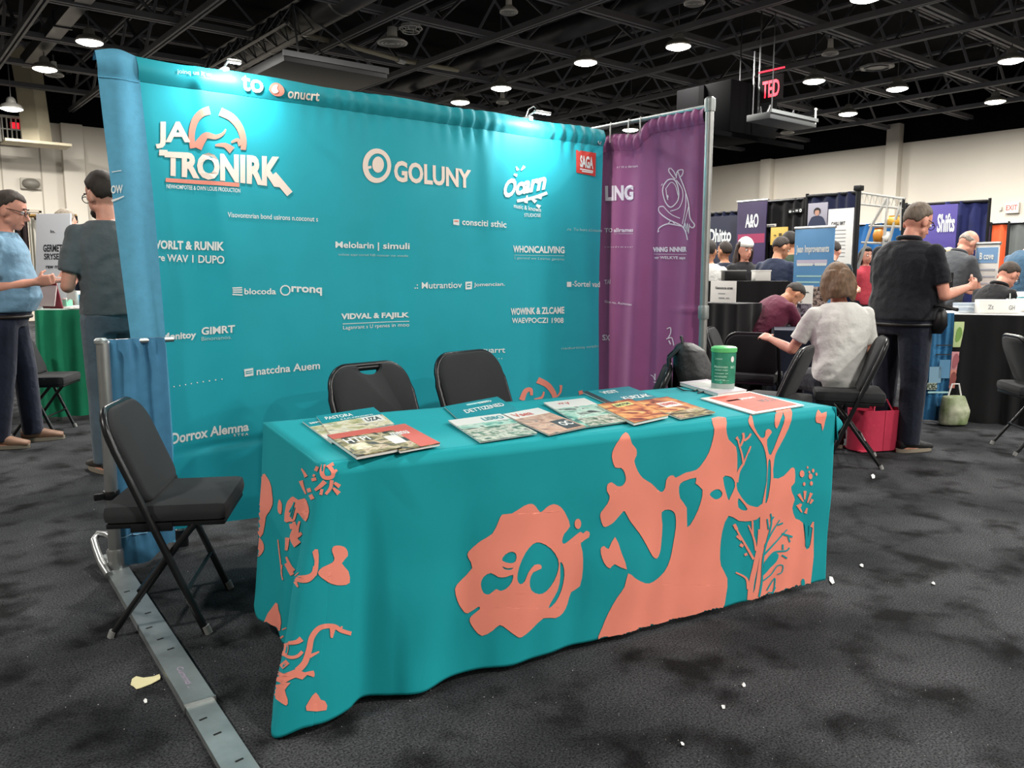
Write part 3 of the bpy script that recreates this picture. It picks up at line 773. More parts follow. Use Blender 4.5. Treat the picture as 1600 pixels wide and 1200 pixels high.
obj('pocket_seam', MB().tube([(purple_x(YP0+.04+.9*k/40, ptop(YP0+.04+.9*k/40)-.1)-.002, YP0+.04+.9*k/40, ptop(YP0+.04+.9*k/40)-.1) for k in range(41)], .0025, seg=4), M_purp, pc, world=True)
pf = thing('pipe_stand', 'pale steel pole and top rail carrying the purple curtain', 'frame', (XP, YP0, 0))
obj('pole', MB().cyl((0, 0, 0), (0, 0, 2.27), .024, seg=18), M_steel, pf); obj('rail', MB().cyl((0, 0, ZP), (0, 1.1, ZP), .014, seg=12), M_steel, pf)
obj('elbow', MB().lathe([(.03, 2.22), (.032, 2.25), (.032, 2.29), (.02, 2.3)], seg=16), M_alu, pf); obj('collar', MB().lathe([(.03, 1.02), (.032, 1.03), (.032, 1.09), (.03, 1.1)], seg=16), M_alu, pf)
obj('base_plate', MB().box((0, 0, .006), (.32, .32, .012)), M_alu, pf, smooth=None)
for y in (.62, .78, .52): obj('hook', MB().tube([(-.016, y, ZP+.016), (-.02, y, ZP-.02), (-.012, y+.006, ZP-.11)], .004, seg=5), M_steel, pf)
M_pink = mat('print_pinkwhite', '#ecd9e6', rough=.6)
P = Print(onpurple, pc)
q4 = crop(920, 150, 4)
P.text('s r m a deroam', *q4([(178, 452), (315, 446)]), 4, M_pink, bold=.0)
P.text('LING', *q4([(96, 656), (285, 652)]), 24, M_pink, bold=.05)
P.text('TO allrames', *q4([(88, 852), (288, 850)]), 6.5, M_pink, bold=.02); P.text('. . . . y l nomnomms', *q4([(120, 866), (288, 866)]), 2.6, M_pink, bold=0)
P.text('r m s o d t m e u e r', *q4([(90, 948), (288, 948)]), 2.6, M_pink, bold=0)
P.line([(q4([(510, 450), (505, 470), (530, 505), (545, 520)]), 1.6), (q4([(515, 450), (535, 470), (548, 500)]), 1.4), (q4([(550, 515), (558, 470), (590, 462), (588, 490), (570, 510)]), 1.6), (q4([(560, 470), (575, 520)]), 1.4),
        (q4([(470, 560), (500, 525), (540, 525), (562, 580), (560, 650), (520, 695), (485, 665), (465, 600), (470, 560)]), 1.8), (q4([(490, 575), (520, 540), (545, 560), (560, 620)]), 1.2), (q4([(486, 575), (492, 620), (500, 650)]), 1.4),
        (q4([(550, 525), (585, 580), (590, 640), (565, 700), (515, 720)]), 1.4), (q4([(575, 515), (610, 600), (635, 680), (645, 760), (672, 805), (660, 825), (640, 810)]), 1.8), (q4([(610, 610), (612, 690), (588, 800)]), 1.4), (q4([(635, 690), (615, 760), (598, 820)]), 1.4),
        (q4([(470, 690), (438, 695), (440, 725), (500, 770), (580, 810), (615, 850), (630, 900)]), 1.8), (q4([(470, 690), (520, 740), (572, 765)]), 1.4), (q4([(430, 850), (440, 825), (495, 800), (540, 805), (590, 815)]), 1.8), (q4([(500, 800), (520, 780), (540, 800)]), 1.2),
        (q4([(600, 830), (610, 795), (615, 830)]), 1.3), (q4([(618, 850), (628, 795), (632, 850)]), 1.3), (q4([(636, 860), (642, 800)]), 1.3), (q4([(425, 850), (440, 845)]), 1.4), (q4([(455, 560), (465, 548)]), 1.2), (q4([(498, 620), (500, 636)]), 2.2)], M_pink, 'line_drawing')
P.text('VINNG NNNER', *q4([(392, 976), (626, 974)]), 8, M_pink, bold=.05); P.line([(q4([(398, 988), (624, 990)]), .6)], M_pink); P.text('ver WELKYE says', *q4([(400, 1024), (616, 1026)]), 6, M_pink, bold=.02)
q5 = crop(920, 420, 5)
P.text('TAI', *q5([(108, 122), (160, 118)]), 7, M_pink, bold=.01); P.text('Ginn nu, Acmuncen', *q5([(110, 268), (356, 292)]), 4.5, M_pink, bold=.01); P.text('SX', *q5([(94, 560), (158, 562)]), 9, M_pink, bold=.02)
P.line([(q5([(610, 470), (638, 460), (640, 500), (620, 540), (605, 548)]), 1.5), (q5([(618, 545), (650, 540), (668, 600)]), 1.6), (q5([(625, 560), (640, 590)]), 2), (q5([(470, 830), (500, 845), (520, 870)]), (1, 3)), (q5([(515, 820), (520, 860)]), (3, 1)), (q5([(500, 885), (540, 890), (545, 910)]), (1, 4))], M_pink, 'line_drawing')

# =================================================================== TABLE AND CLOTH
TE1 = Vector((.9836, -.1805, 0)); TE2 = Vector((.1805, .9836, 0))
TO = TE1*.59 + TE2*2.21
TL, TD, TH = 2.095, .76, .752
def tl(a, b, z): return TO + TE1*a + TE2*b + Vector((0, 0, z))
TROT = math.atan2(TE1.y, TE1.x)
tb = thing('folding_table', 'folding table hidden under the teal and coral cloth', 'table', tuple(tl(TL/2, TD/2, 0)), TROT)
obj('table_top', MB().box((0, 0, TH-.03), (TL-.02, TD-.02, .036), bev=.006), mat('laminate', '#b9b4aa', rough=.5), tb)
M_blk = mat('black_tube', '#17181a', rough=.35, metal=.3)
for s in (-1, 1):
    for e in (-1, 1): obj('leg', MB().cyl((s*(TL/2-.25), e*(TD/2-.1), 0), (s*(TL/2-.25), e*(TD/2-.1), TH-.05), .016), M_blk, tb)
obj('leg', MB().cyl((-.02, -TD/2+.06, 0), (-.02, -TD/2+.06, TH-.05), .014), M_blk, tb)
M_cloth = fabric('tablecloth_teal', '#109ca5', rough=.8, var=.03, bump=.1, bscale=600, sheen=0.0)
M_coral = fabric('tablecloth_coral', '#f8937f', rough=.8, var=.03, bump=.1, bscale=600, sheen=.0)
# top edge point (a, b) and hem point (a, b, z), walking back-left -> front-left corner -> front-right
SK = [((0, TD), (-.055, TD+.04, .05)), ((0, .60), (-.07, .63, .07)), ((0, .42), (-.045, .46, .10)), ((0, .27), (-.055, .33, .10)), ((0, .17), (-.03, .235, .12)), ((0, .09), (-.105, .15, .09)),
      ((0, .035), (-.155, .03, .035)), ((.012, .008), (-.17, -.045, .004)), ((.04, 0), (-.10, -.085, .03)), ((.075, 0), (-.03, -.075, .022)), ((.11, 0), (.045, -.035, .02)), ((.15, 0), (.105, .004, .03)),
      ((.22, 0), (.19, -.016, .022)), ((.30, 0), (.28, -.034, .02)), ((.45, 0), (.44, .004, .024)), ((.62, 0), (.61, -.016, .02)), ((.85, 0), (.85, .0, .024)), ((1.1, 0), (1.1, -.010, .024)), ((1.35, 0), (1.35, .002, .026)), ((1.6, 0), (1.6, -.010, .026)), ((1.85, 0), (1.85, .0, .028)), ((TL, 0), (TL-.012, -.004, .03))]
SKP = [(*t, *h) for t, h in SK]
def skirt(i, j):
    a, b, ha, hb, hz = catmull(SKP, i*(len(SKP)-1))
    t = j; e = t**1.15
    rd = .02*(1-min(1, t/.035))                       # rounded table edge
    z = TH + (hz - TH)*t
    aa, bb = a + (ha-a)*e, b + (hb-b)*e
    bb += .0035*math.sin(a*17)*min(1, t*3) + .003*math.sin(a*41+5*t)*t
    p = tl(aa, bb + (rd if i > .33 else 0), z - (.0 if t else 0))
    k = noise.noise((aa*5, z*5+bb*3, 2.3))*.006*min(1, t*2)
    return p + (TE2 if i > .4 else TE1)*k
bmc = MB()
NU, NV = 520, 80
bmc.grid(NU, NV, skirt)
def topf(i, j):
    return tl(TL*i, .02 + (TD-.02)*j, TH + .001*noise.noise((i*9, j*4, 0)))
bmc.grid(60, 24, topf)
# right end: short loose flap, back: short drop
def flap(i, j):
    b = .0 + (TD)*i; out = .085*math.sin(math.pi*min(1, i*1.7))*math.sin(j*1.4) + .012*math.sin(i*20)*j
    L = .13 + .06*math.exp(-((i-.25)/.14)**2)
    return tl(TL + out + .004, b - .05*j*math.exp(-((i-.2)/.2)**2), TH - L*j)
bmc.grid(40, 10, flap)
def ear(i, j):
    z0, z1 = TH - .012 - .075*i**1.4, TH - .20 + .03*math.sin(i*3) - .0*i; f = 1 - i*.55*j
    return tl(TL - .004 + .115*i*(1 - .45*j*j), .012 + .05*i + .012*math.sin(i*5+j*3), z0 + (z1-z0)*j*(1-.35*i))
bmc.grid(16, 14, ear)
bmc.grid(80, 12, lambda i, j: tl(TL*i, TD + .012*math.sin(i*30)*j, TH - .5*j))
cloth = obj('tablecloth', MBshift(bmc, TO), M_cloth, None, smooth=3)
cloth.location = TO
tag(cloth, 'teal tablecloth with coral silhouettes draped over the folding table', 'tablecloth')
sm = cloth.modifiers.new('thickness', 'SOLIDIFY'); sm.thickness = .002; sm.offset = -1
# hem: folded strip sewn along the lower edge
hm = MB(); hm.grid(NU, 3, lambda i, j: Vector(skirt(i, .955 + .045*j)) + (-TE2 if i > .42 else -TE1)*.0015)
# --- the coral print, drawn on the photograph and carried onto the cloth
BV = BVHTree.FromPolygons([Vector(v) for v in bmc.v], bmc.f)
def oncloth(u, v, e):
    d = ray(u, v).normalized()
    h, n, i, dist = BV.ray_cast(EYEP, d)
    if h is None: return None
    if n.dot(d) > 0: n = -n
    return h + n*e
def cprint(v, f, m, e, name='coral_print'):
    P3 = [oncloth(a, b, e) for a, b in v]
    keep = [q for q in f if all(P3[k] is not None for k in q) and max((P3[q[0]]-P3[k]).length for k in q) < .12]
    use = sorted({k for q in keep for k in q}); ix = {k: n for n, k in enumerate(use)}
    mb = MB(); mb.add([tuple(P3[k] - TO) for k in use], [tuple(ix[k] for k in q) for q in keep])
    if keep: obj(name, mb, m, cloth, smooth=3)
def cpoly(loops, m=None, e=.004, n=2, ml=5): v, f = fill2d([smoothloop(L, n) for L in loops], ml); cprint(v, f, m or M_coral, e)
def cline(strokes, m=None, e=.004):
    V, Fc = [], []
    for pts, w in strokes:
        pts = [catmull(pts, k/7) for k in range(7*(len(pts)-1)+1)]
        v, f = stroke2d(pts, w); o = len(V); V += v; Fc += [tuple(i+o for i in q) for q in f]
    cprint(V, Fc, m or M_coral, e)
k8 = crop(920, 620, 3)
# the two reaching figures
cpoly([k8([(42, 1150), (60, 1080), (90, 1010), (130, 940), (165, 890), (182, 826), (215, 850), (262, 873), (300, 865), (350, 820), (378, 760), (392, 690), (405, 610), (404, 560), (394, 537), (370, 527), (338, 540), (342, 600), (337, 680), (330, 730), (315, 757), (295, 745), (270, 700), (235, 640), (190, 580), (165, 535), (150, 545), (115, 585), (85, 605), (65, 605), (52, 565), (55, 540), (85, 500), (95, 465), (82, 440), (85, 410), (105, 400), (130, 418), (155, 415), (170, 390), (165, 355), (148, 332), (120, 330), (105, 280), (115, 240), (140, 200), (170, 168), (190, 190), (200, 220), (220, 245), (220, 275), (210, 300), (225, 345), (250, 380), (290, 405), (320, 435), (340, 445), (355, 425), (360, 390), (375, 370), (395, 368), (405, 378), (450, 355), (500, 342), (530, 310), (560, 260), (578, 200), (585, 150), (575, 106), (640, 101), (641, 150), (652, 200), (686, 234), (693, 300), (690, 390), (694, 440), (735, 498), (765, 512), (790, 515), (812, 500), (800, 560), (760, 580), (700, 580), (652, 556), (622, 630), (612, 720), (616, 790), (646, 850), (640, 930), (618, 1004), (540, 1022), (440, 1050), (300, 1090), (160, 1122)]),
       k8([(420, 420), (440, 395), (500, 378), (497, 405), (530, 435), (520, 500), (490, 570), (458, 610), (456, 520), (425, 475)]),
       k8([(625, 378), (650, 370), (675, 385), (682, 420), (660, 470), (652, 484), (640, 450)]),
       k8([(563, 458), (580, 438), (605, 432), (622, 450), (615, 470), (590, 480)]), k8([(697, 475), (715, 490), (740, 525), (725, 532), (698, 518)])])
cpoly([k8([(120, 655), (90, 712), (70, 698), (53, 712), (60, 755), (78, 790), (98, 802), (118, 783), (176, 808), (150, 730)])])
# tree, hill and counterchanged shrubs on the right
cpoly([k8([(800, 555), (830, 400), (830, 292), (815, 230), (790, 190), (755, 140), (745, 112), (760, 82), (772, 140), (802, 190), (822, 186), (825, 160), (840, 150), (855, 166), (832, 200), (836, 250), (850, 272), (880, 200), (900, 150), (916, 100), (905, 60), (946, 58), (946, 110), (915, 185), (880, 250), (866, 292), (862, 380), (910, 370), (945, 333), (962, 340), (962, 400), (945, 420), (950, 450), (962, 480), (950, 520), (965, 570), (1000, 590), (1012, 700), (1022, 712), (1036, 690), (1052, 585), (1030, 932), (900, 945), (760, 972), (775, 900), (790, 800), (800, 720)]),
       k8([(838, 300), (848, 300), (850, 380), (838, 470), (824, 498), (832, 400)])])
cpoly([k8([(868, 128), (872, 85), (884, 64), (908, 70), (895, 110), (878, 148)])])
cpoly([k8([(1060, 95), (1072, 62), (1088, 80), (1112, 72), (1105, 110), (1092, 160), (1086, 126), (1064, 120)])])
cline([(k8([(690, 400), (700, 350), (722, 312)]), (5, 3)), (k8([(722, 320), (715, 270), (702, 225), (692, 185)]), (3, 2)), (k8([(722, 312), (735, 280), (755, 230)]), (3, 1.5)), (k8([(708, 230), (722, 195), (720, 168)]), (3, 4)), (k8([(725, 205), (745, 190), (756, 172)]), (3, 3)), (k8([(684, 232), (664, 258)]), (3, 2)), (k8([(702, 205), (686, 192)]), 3), (k8([(745, 262), (756, 232)]), 2)])
cline([(k8([(752, 970), (758, 880), (778, 790), (795, 700), (800, 620)]), (9, 6)), (k8([(745, 900), (735, 850), (685, 822)]), (5, 2)), (k8([(770, 760), (735, 700), (700, 640), (682, 600)]), (4, 2.5)), (k8([(782, 720), (770, 660), (745, 600)]), (4, 2)), (k8([(740, 735), (726, 740)]), 4), (k8([(712, 670), (690, 650)]), 4), (k8([(720, 700), (706, 690)]), 5), (k8([(766, 650), (764, 580)]), 3), (k8([(690, 620), (678, 596)]), 5)])
cline([(k8([(790, 955), (806, 860), (815, 740), (850, 600), (848, 545)]), (3.2, 2)), (k8([(815, 740), (880, 670), (925, 620)]), (3, 1.6)), (k8([(820, 700), (850, 640), (890, 575)]), (2.6, 1.6)), (k8([(838, 620), (832, 570)]), 2.2), (k8([(848, 580), (862, 560)]), 2.4), (k8([(880, 600), (905, 590)]), 2.6), (k8([(900, 640), (950, 655)]), 3), (k8([(930, 655), (938, 680)]), 2.4), (k8([(815, 790), (860, 730), (920, 720), (935, 705)]), (3, 2)), (k8([(900, 740), (925, 755)]), 2.6), (k8([(905, 715), (905, 690)]), 2.6), (k8([(812, 860), (850, 830), (880, 790), (905, 790), (900, 820), (880, 830)]), (2, 1.6)), (k8([(830, 905), (850, 870), (868, 850), (860, 910), (835, 915)]), 2), (k8([(800, 950), (850, 925), (870, 890)]), 2)], M_cloth, .0058)
cpoly([k8([(815, 800), (820, 770), (860, 730), (885, 738), (875, 770), (845, 800), (808, 840)])], M_cloth, .0058)
cpoly([k8(circ(1000, 870, 9, 10, 20))], M_cloth, .0058)
cline([(k8([(1018, 700), (1016, 640), (1010, 590)]), (5, 3)), (k8([(1024, 690), (1030, 640), (1032, 600)]), (3, 2))], M_cloth, .0058)
for (x, y, r) in ((996, 360, 11), (1006, 408, 6), (1036, 372, 9), (1040, 405, 7), (1048, 345, 6), (1064, 362, 5), (1022, 330, 4), (1030, 352, 4)): cpoly([k8(circ(x, y, r, 8, r*1.5))])
for pts in ([(980, 455), (1002, 490)], [(1010, 440), (1008, 480)], [(1040, 450), (1022, 495)], [(975, 505), (995, 540)], [(1012, 545), (1020, 520)], [(1046, 480), (1034, 500)], [(1040, 610), (1050, 585)], [(990, 500), (985, 520)]): cline([(k8(pts), (5, 2))])
# flower blot in the middle of the front
k7 = crop(680, 740, 1371/320)
cpoly([k7([(128, 770), (160, 720), (245, 630), (218, 560), (220, 520), (300, 450), (380, 400), (420, 320), (445, 272), (510, 265), (590, 215), (640, 200), (670, 220), (700, 258), (740, 225), (790, 202), (840, 225), (875, 280), (898, 350), (860, 400), (845, 450), (860, 468), (900, 440), (965, 388), (985, 400), (1005, 382), (1028, 390), (1025, 425), (970, 462), (982, 520), (985, 630), (965, 750), (905, 790), (880, 870), (850, 930), (800, 965), (720, 965), (640, 1040), (575, 1092), (540, 1085), (480, 1040), (430, 1010), (380, 1050), (310, 1083), (260, 1040), (228, 985), (240, 950), (295, 905), (285, 888), (215, 932), (180, 910), (145, 850)]),
       k7([(445, 580), (465, 540), (510, 520), (540, 540), (535, 585), (500, 598)]), k7([(446, 618), (480, 632), (520, 628), (500, 642), (462, 638)]),
       k7([(303, 740), (320, 690), (370, 662), (420, 690), (470, 690), (518, 675), (510, 725), (470, 770), (430, 782), (405, 770), (360, 805), (320, 795)]),
       k7([(546, 700), (560, 620), (600, 530), (650, 470), (700, 460), (770, 500), (818, 570), (820, 640), (790, 720), (740, 785), (690, 805), (640, 780), (628, 720), (650, 660), (705, 635), (700, 608), (660, 610), (620, 660), (595, 720), (565, 738)]),
       k7([(832, 592), (852, 610), (860, 680), (840, 780), (800, 860), (755, 900), (770, 860), (815, 780), (832, 690)])])
cpoly([k7(circ(951, 334, 22, 12, 34))])
# left end: fan flower, hands, branches
k5 = crop(380, 660, 5)
cpoly([k5([(140, 410), (215, 460), (235, 560), (238, 640), (210, 700), (185, 740), (165, 865), (122, 862)])]); cpoly([k5([(118, 895), (160, 930), (172, 985), (150, 1030), (116, 1042)])])
cpoly([k5([(290, 600), (312, 640), (306, 715), (282, 700), (278, 650)])])
cpoly([k5([(330, 770), (345, 640), (370, 600), (400, 578), (440, 605), (490, 592), (515, 640), (525, 700), (500, 775), (455, 725), (430, 705), (412, 765), (370, 775)])])
cline([(k5([(380, 735), (412, 620)]), 2), (k5([(372, 700), (405, 640)]), 1.6), (k5([(392, 750), (415, 660)]), 1.6)], M_cloth, .0058)
cline([(k5([(405, 775), (412, 830), (400, 900), (445, 970)]), (4, 14)), (k5([(450, 770), (430, 860), (470, 930)]), (3, 8)), (k5([(385, 790), (395, 830)]), 7), (k5([(475, 860), (440, 880), (420, 905)]), 5), (k5([(355, 900), (350, 960), (345, 1000)]), (7, 4)), (k5([(280, 915), (290, 1010), (300, 1090), (310, 1190)]), 1.8), (k5([(345, 1050), (380, 1130), (430, 1190)]), (3, 8))])
cline([(k5([(465, 360), (490, 400), (502, 425)]), (2, 6)), (k5([(460, 455), (475, 500), (500, 560)]), (7, 2)), (k5([(520, 515), (530, 545)]), 6), (k5([(535, 565), (552, 600)]), 6), (k5([(575, 380), (590, 345)]), 5), (k5([(545, 450), (580, 440)]), 5), (k5([(555, 410), (570, 420)]), 4),
       (k5([(632, 330), (620, 390), (640, 430), (690, 425), (700, 390), (670, 345)]), 6), (k5([(650, 350), (705, 328)]), (2, 6)), (k5([(700, 400), (730, 375)]), 4), (k5([(640, 460), (605, 500), (570, 530)]), (7, 4)), (k5([(690, 450), (680, 510), (645, 560)]), (6, 4)), (k5([(620, 520), (610, 565)]), 4), (k5([(710, 470), (750, 500)]), (4, 7)), (k5([(700, 510), (745, 555)]), (3, 8))])
cpoly([k5([(545, 1010), (585, 990), (590, 1090), (575, 1190), (530, 1215), (470, 1215), (430, 1200), (500, 1190), (545, 1160), (560, 1080)])])
cpoly([k5([(690, 1000), (705, 965), (760, 962), (800, 985), (812, 1040), (765, 1100), (815, 1160), (825, 1250), (760, 1270), (690, 1260), (610, 1210), (585, 1170), (620, 1130), (690, 1095), (708, 1060)])])
k6 = crop(380, 880, 4)
cline([(k6([(275, 0), (310, 65), (340, 100), (400, 105), (440, 70), (455, 20)]), (6, 8)), (k6([(320, 90), (350, 150)]), (8, 2)), (k6([(250, 10), (245, 60), (255, 105)]), 1.8)])
cpoly([k6([(210, 245), (122, 400), (210, 490), (245, 370), (228, 290)])])
cline([(k6([(340, 670), (385, 620), (412, 540), (430, 460), (480, 400), (560, 392), (610, 420), (670, 438)]), (10, 6)), (k6([(555, 400), (548, 465)]), (10, 3)), (k6([(600, 420), (612, 392)]), 3), (k6([(415, 580), (472, 550)]), (6, 2)), (k6([(235, 445), (275, 500), (270, 560), (240, 560)]), (6, 8)), (k6([(290, 500), (340, 490), (368, 470)]), (5, 9)), (k6([(230, 545), (290, 585), (340, 580), (372, 550)]), (5, 5)), (k6([(262, 405), (275, 430)]), 7), (k6([(245, 650), (285, 615)]), 8), (k6([(205, 530), (240, 550)]), 4)])
cpoly([k6([(180, 615), (215, 660), (260, 690), (330, 660), (385, 680), (438, 668), (440, 710), (400, 695), (370, 725), (330, 712), (270, 745), (300, 745), (265, 790), (282, 850), (272, 888), (210, 845), (150, 800), (132, 740), (150, 680)]), k6([(185, 750), (215, 738), (245, 752), (215, 760)])])
cpoly([k6([(450, 805), (480, 850), (508, 860), (515, 915), (394, 918), (408, 860)])])
hem_o = obj('hem', MBshift(hm, TO), fabric('tablecloth_hem', '#12a3ab', rough=.8, sheen=0.0, var=.03, bump=.1, bscale=600), cloth, smooth=3)

# =================================================================== FOLDING CHAIRS
M_chair = mat('chair_enamel', '#1c1d1f', rough=.32, metal=.25)
M_pad = fabric('chair_pad', '#2b2c2e', rough=.85, var=.06, bump=.5, bscale=500, sheen=.05)
M_cap = mat('chair_foot', '#8f8f8c', rough=.5)
def pad_mesh(w, h, t, top_r, notch=False):
    """rounded upholstered panel in xz, thickness t in y"""
    o = []
    def arc(cx, cz, r, a0, a1, n=8):
        for k in range(n+1):
            a = math.radians(a0+(a1-a0)*k/n); o.append((cx+r*math.cos(a), cz+r*math.sin(a)))
    arc(w/2-.05, .05, .05, -90, 0, 5); arc(w/2-top_r, h-top_r*.8, top_r, 0, 90)
    if notch:
        for k in range(13):
            a = math.pi*k/12; o.append((.07*math.cos(a), h+top_r*.2-.045*math.sin(a)-.004))
    o2 = [(-x, z) for x, z in reversed(o) if x > .001] if not notch else None
    if notch:
        left = []
        def arcl(cx, cz, r, a0, a1, n=8):
            for k in range(n+1):
                a = math.radians(a0+(a1-a0)*k/n); left.append((cx+r*math.cos(a), cz+r*math.sin(a)))
        arcl(-w/2+top_r, h-top_r*.8, top_r, 90, 180); arcl(-w/2+.05, .05, .05, 180, 270, 5)
        loop = o + left
    else:
        loop = o + [(-x, z) for x, z in reversed(o)]
    cx = 0; cz = h/2; mb = MB(); n = len(loop)
    rings = ((-t/2, .93), (-t*.36, .985), (0, 1.0), (t*.36, .985), (t/2, .93))
    vs = []
    for y, s in rings:
        for (x, z) in loop: vs.append((cx+(x-cx)*s, y, cz+(z-cz)*s))
    fs = [(r*n+i, r*n+(i+1) % n, (r+1)*n+(i+1) % n, (r+1)*n+i) for r in range(4) for i in range(n)]
    fs += [tuple(reversed(range(n))), tuple(range(4*n, 5*n))]
    mb.add(vs, fs); return mb
def chair_meshes(notch):
    """local: faces +Y, origin on the floor under the seat"""
    P = {}
    top, W2 = .81, .215
    F = Vector((0, .20, 0)); Bk = Vector((0, -.125, top))
    def at(z): t = z/top; return F + (Bk-F)*t
    fr = []
    for k in range(3): p = at(.0+.34*k); fr.append((W2, p.y, p.z))
    arch = []
    for k in range(9):
        a = math.pi/2*k/8; r = .10
        z = top-r+r*math.sin(a); x = W2-.01-r+r*math.cos(a); p = at(z); arch.append((x, p.y, z))
    right = fr + arch
    path = right + [(-x, y, z) for x, y, z in reversed(right)]
    P['back_frame'] = (MB().tube(path, .0135, seg=10), M_chair)
    slope = math.atan2(Bk.y-F.y, top)
    b0 = at(.48)
    Mb = Matrix.Translation((0, b0.y+.004, b0.z)) @ Matrix.Rotation(-slope, 4, 'X')
    pm = pad_mesh(.41, .335, .052, .11, notch); q = MB(); q.add(pm.v, pm.f, Mb)
    P['backrest'] = (q, M_pad)
    st = MB(); st.box((0, .075, .447), (.405, .42, .07), bev=.028); P['seat'] = (st, M_pad)
    P['seat_pan'] = (MB().box((0, .075, .405), (.385, .40, .02), bev=.006), M_chair)
    for s in (-1, 1): P['rear_leg' + str(s)] = (MB().tube([(s*.185, .17, .40), (s*.19, .07, .28), (s*.195, -.12, .02), (s*.195, -.13, 0)], .012, seg=8), M_chair)
    P['stretcher0'] = (MB().cyl((-.19, -.03, .165), (.19, -.03, .165), .008, seg=6), M_chair)
    p = at(.16); P['stretcher1'] = (MB().cyl((-.21, p.y, .16), (.21, p.y, .16), .008, seg=6), M_chair)
    for s in (-1, 1):
        P['hinge' + str(s)] = (MB().box((s*.203, .03, .40), (.012, .14, .03), bev=.003), M_chair)
        P['foot' + str(s)] = (MB().cyl((s*W2, .205, 0), (s*W2, .194, .03), .016, seg=8), M_cap)
        P['foot' + str(s*2)] = (MB().cyl((s*.195, -.132, 0), (s*.195, -.122, .025), .014, seg=8), M_cap)
    if notch: P['handle'] = (MB().cyl((-.075, Bk.y+.002, top-.012), (.075, Bk.y+.002, top-.012), .013, seg=8), M_chair)
    return {k: (mb.mesh(k.rstrip('-0123456789'), .9), m) for k, (mb, m) in P.items()}
CH = {False: chair_meshes(False), True: chair_meshes(True)}
for d in CH.values():
    for me, m in d.values(): me.materials.append(m)
def chair(loc, face, label, group, notch=False, scale=1.0):
    """face = direction (x, y) the sitter looks"""
    t = thing('folding_chair', label, 'chair', (loc[0], loc[1], 0), math.atan2(face[1], face[0]) - math.pi/2, group, scale)
    for k, (me, m) in CH[notch].items(): obj(k.rstrip('-0123456789'), me, None, t)
    return t
GC = 'black padded folding chairs around the hall'
dv = Vector((.87, -.5)); lv = Vector((.5, .87))
nf = Vector((.893, 2.855)); c0 = nf + lv*.205 - dv*.20
chair(c0, dv, 'black padded folding chair beside the floor plate, facing the table end', GC)
chair((1.87, 3.27), (.10, -1), 'black folding chair with a cut-out handle behind the table', GC, True, 1.06)
chair((2.43, 3.24), (.16, -1), 'plain-backed black folding chair behind the table middle', GC, False, 1.09)
chair((3.52, 2.98), (-.75, -.66), 'black folding chair with a backpack hung on it before the purple curtain', GC, False, 1.0)

# =================================================================== THINGS ON THE TABLE
M_page = mat('page_white', '#e8e6e0', rough=.6)
M_ink = mat('ink_dark', '#23262a', rough=.5)
def brochure(label, C, mats, texts=(), th=.006, lift=0.0, name='brochure', cat='brochure', group='printed brochures on the table', zt=TH):
    """C: top-left, top-right, bottom-right, bottom-left corners as surveyed; mats: (x0, x1, y0, y1, material) panels of the cover"""
    z = zt + .002 + lift
    P4 = [gz(u, v, z + th) for u, v in C]
    o = P4[0]; ex = ((P4[1]-P4[0]) + (P4[2]-P4[3]))/2; ey = ((P4[3]-P4[0]) + (P4[2]-P4[1]))/2
    t = thing(name, label, cat, (o.x, o.y, z), group=group)
    def pt(x, y, h): q = ex*x + ey*y; return (q.x, q.y, h)
    def slab(x0, x1, y0, y1, h0, h1, e=0.0):
        return MB().add([pt(x0, y0, h0), pt(x1, y0, h0), pt(x1, y1, h0), pt(x0, y1, h0), pt(x0, y0, h1), pt(x1, y0, h1), pt(x1, y1, h1), pt(x0, y1, h1)],
                        [(0,1,2,3), (7,6,5,4), (0,4,5,1), (1,5,6,2), (2,6,7,3), (3,7,4,0)])
    obj('pages', slab(.008, .992, .008, .99, 0, th*.8), M_page, t, smooth=None)
    cv = obj('cover', slab(0, 1, 0, 1, th*.8, th), mats[0], t, smooth=None)
    for (x0, x1, y0, y1, m) in mats[1:]: obj('printed_panel', slab(x0, x1, y0, y1, th, th+.0006), m, cv, smooth=None)
    for (s, x0, x1, y, h, m) in texts:
        v, f = text2d(s, .02)
        mb = MB(); mb.add([pt(x0 + (x1-x0)*a, y - h*b, th + .0014) for a, b in v], f); obj('title', mb, m, cv, smooth=None)
    return t
pic = picture
M_tealc = mat('cover_teal', '#128c98', rough=.35); M_corc = mat('cover_coral', '#d9604f', rough=.35); M_wht = mat('cover_white', '#eceae4', rough=.35)
food = pic('pic_food', ['#1e1c1d', '#3b2c28', '#8a7a3a', '#d8c7a8', '#7d2f2a'], 14, seed=1)
field = pic('pic_field', ['#7d8a4a', '#c9bd8b', '#efe6cf', '#5a5036'], 12, seed=2)
crowd = pic('pic_crowd', ['#23302f', '#5c7a5f', '#d6d3c4', '#2a2626'], 15, seed=3)
port = pic('pic_portrait', ['#1f2a38', '#b98a72', '#d8b39a', '#2c3a4a'], 10, seed=4)
sunset = pic('pic_sunset', ['#241c1a', '#a5532e', '#e8a45e', '#cfc98a'], 8, seed=5)
meadow = pic('pic_meadow', ['#2f5a57', '#6fb09c', '#cfe4d4', '#39302c'], 9, seed=6)
brochure('teal brochure peeping from under the left stack at the table end', [(472, 658), (548, 645), (600, 676), (520, 690)], [M_wht, (0, 1, .0, .3, M_tealc), (.0, 1, .3, .7, field)], [('aevol', .06, .3, .2, .1, M_white)])
brochure('brochure with teal title band and wheat field picture, left stack', [(494, 650), (585, 636), (616, 662), (519, 679)], [field, (0, 1, 0, .45, M_tealc), (.62, .95, .45, .75, M_wht)], [('PASTORA', .1, .55, .3, .16, M_white), ('s.l.n.rannarn', .3, .85, .42, .07, M_white), ('UZA', .66, .9, .7, .18, M_ink)], lift=.006)
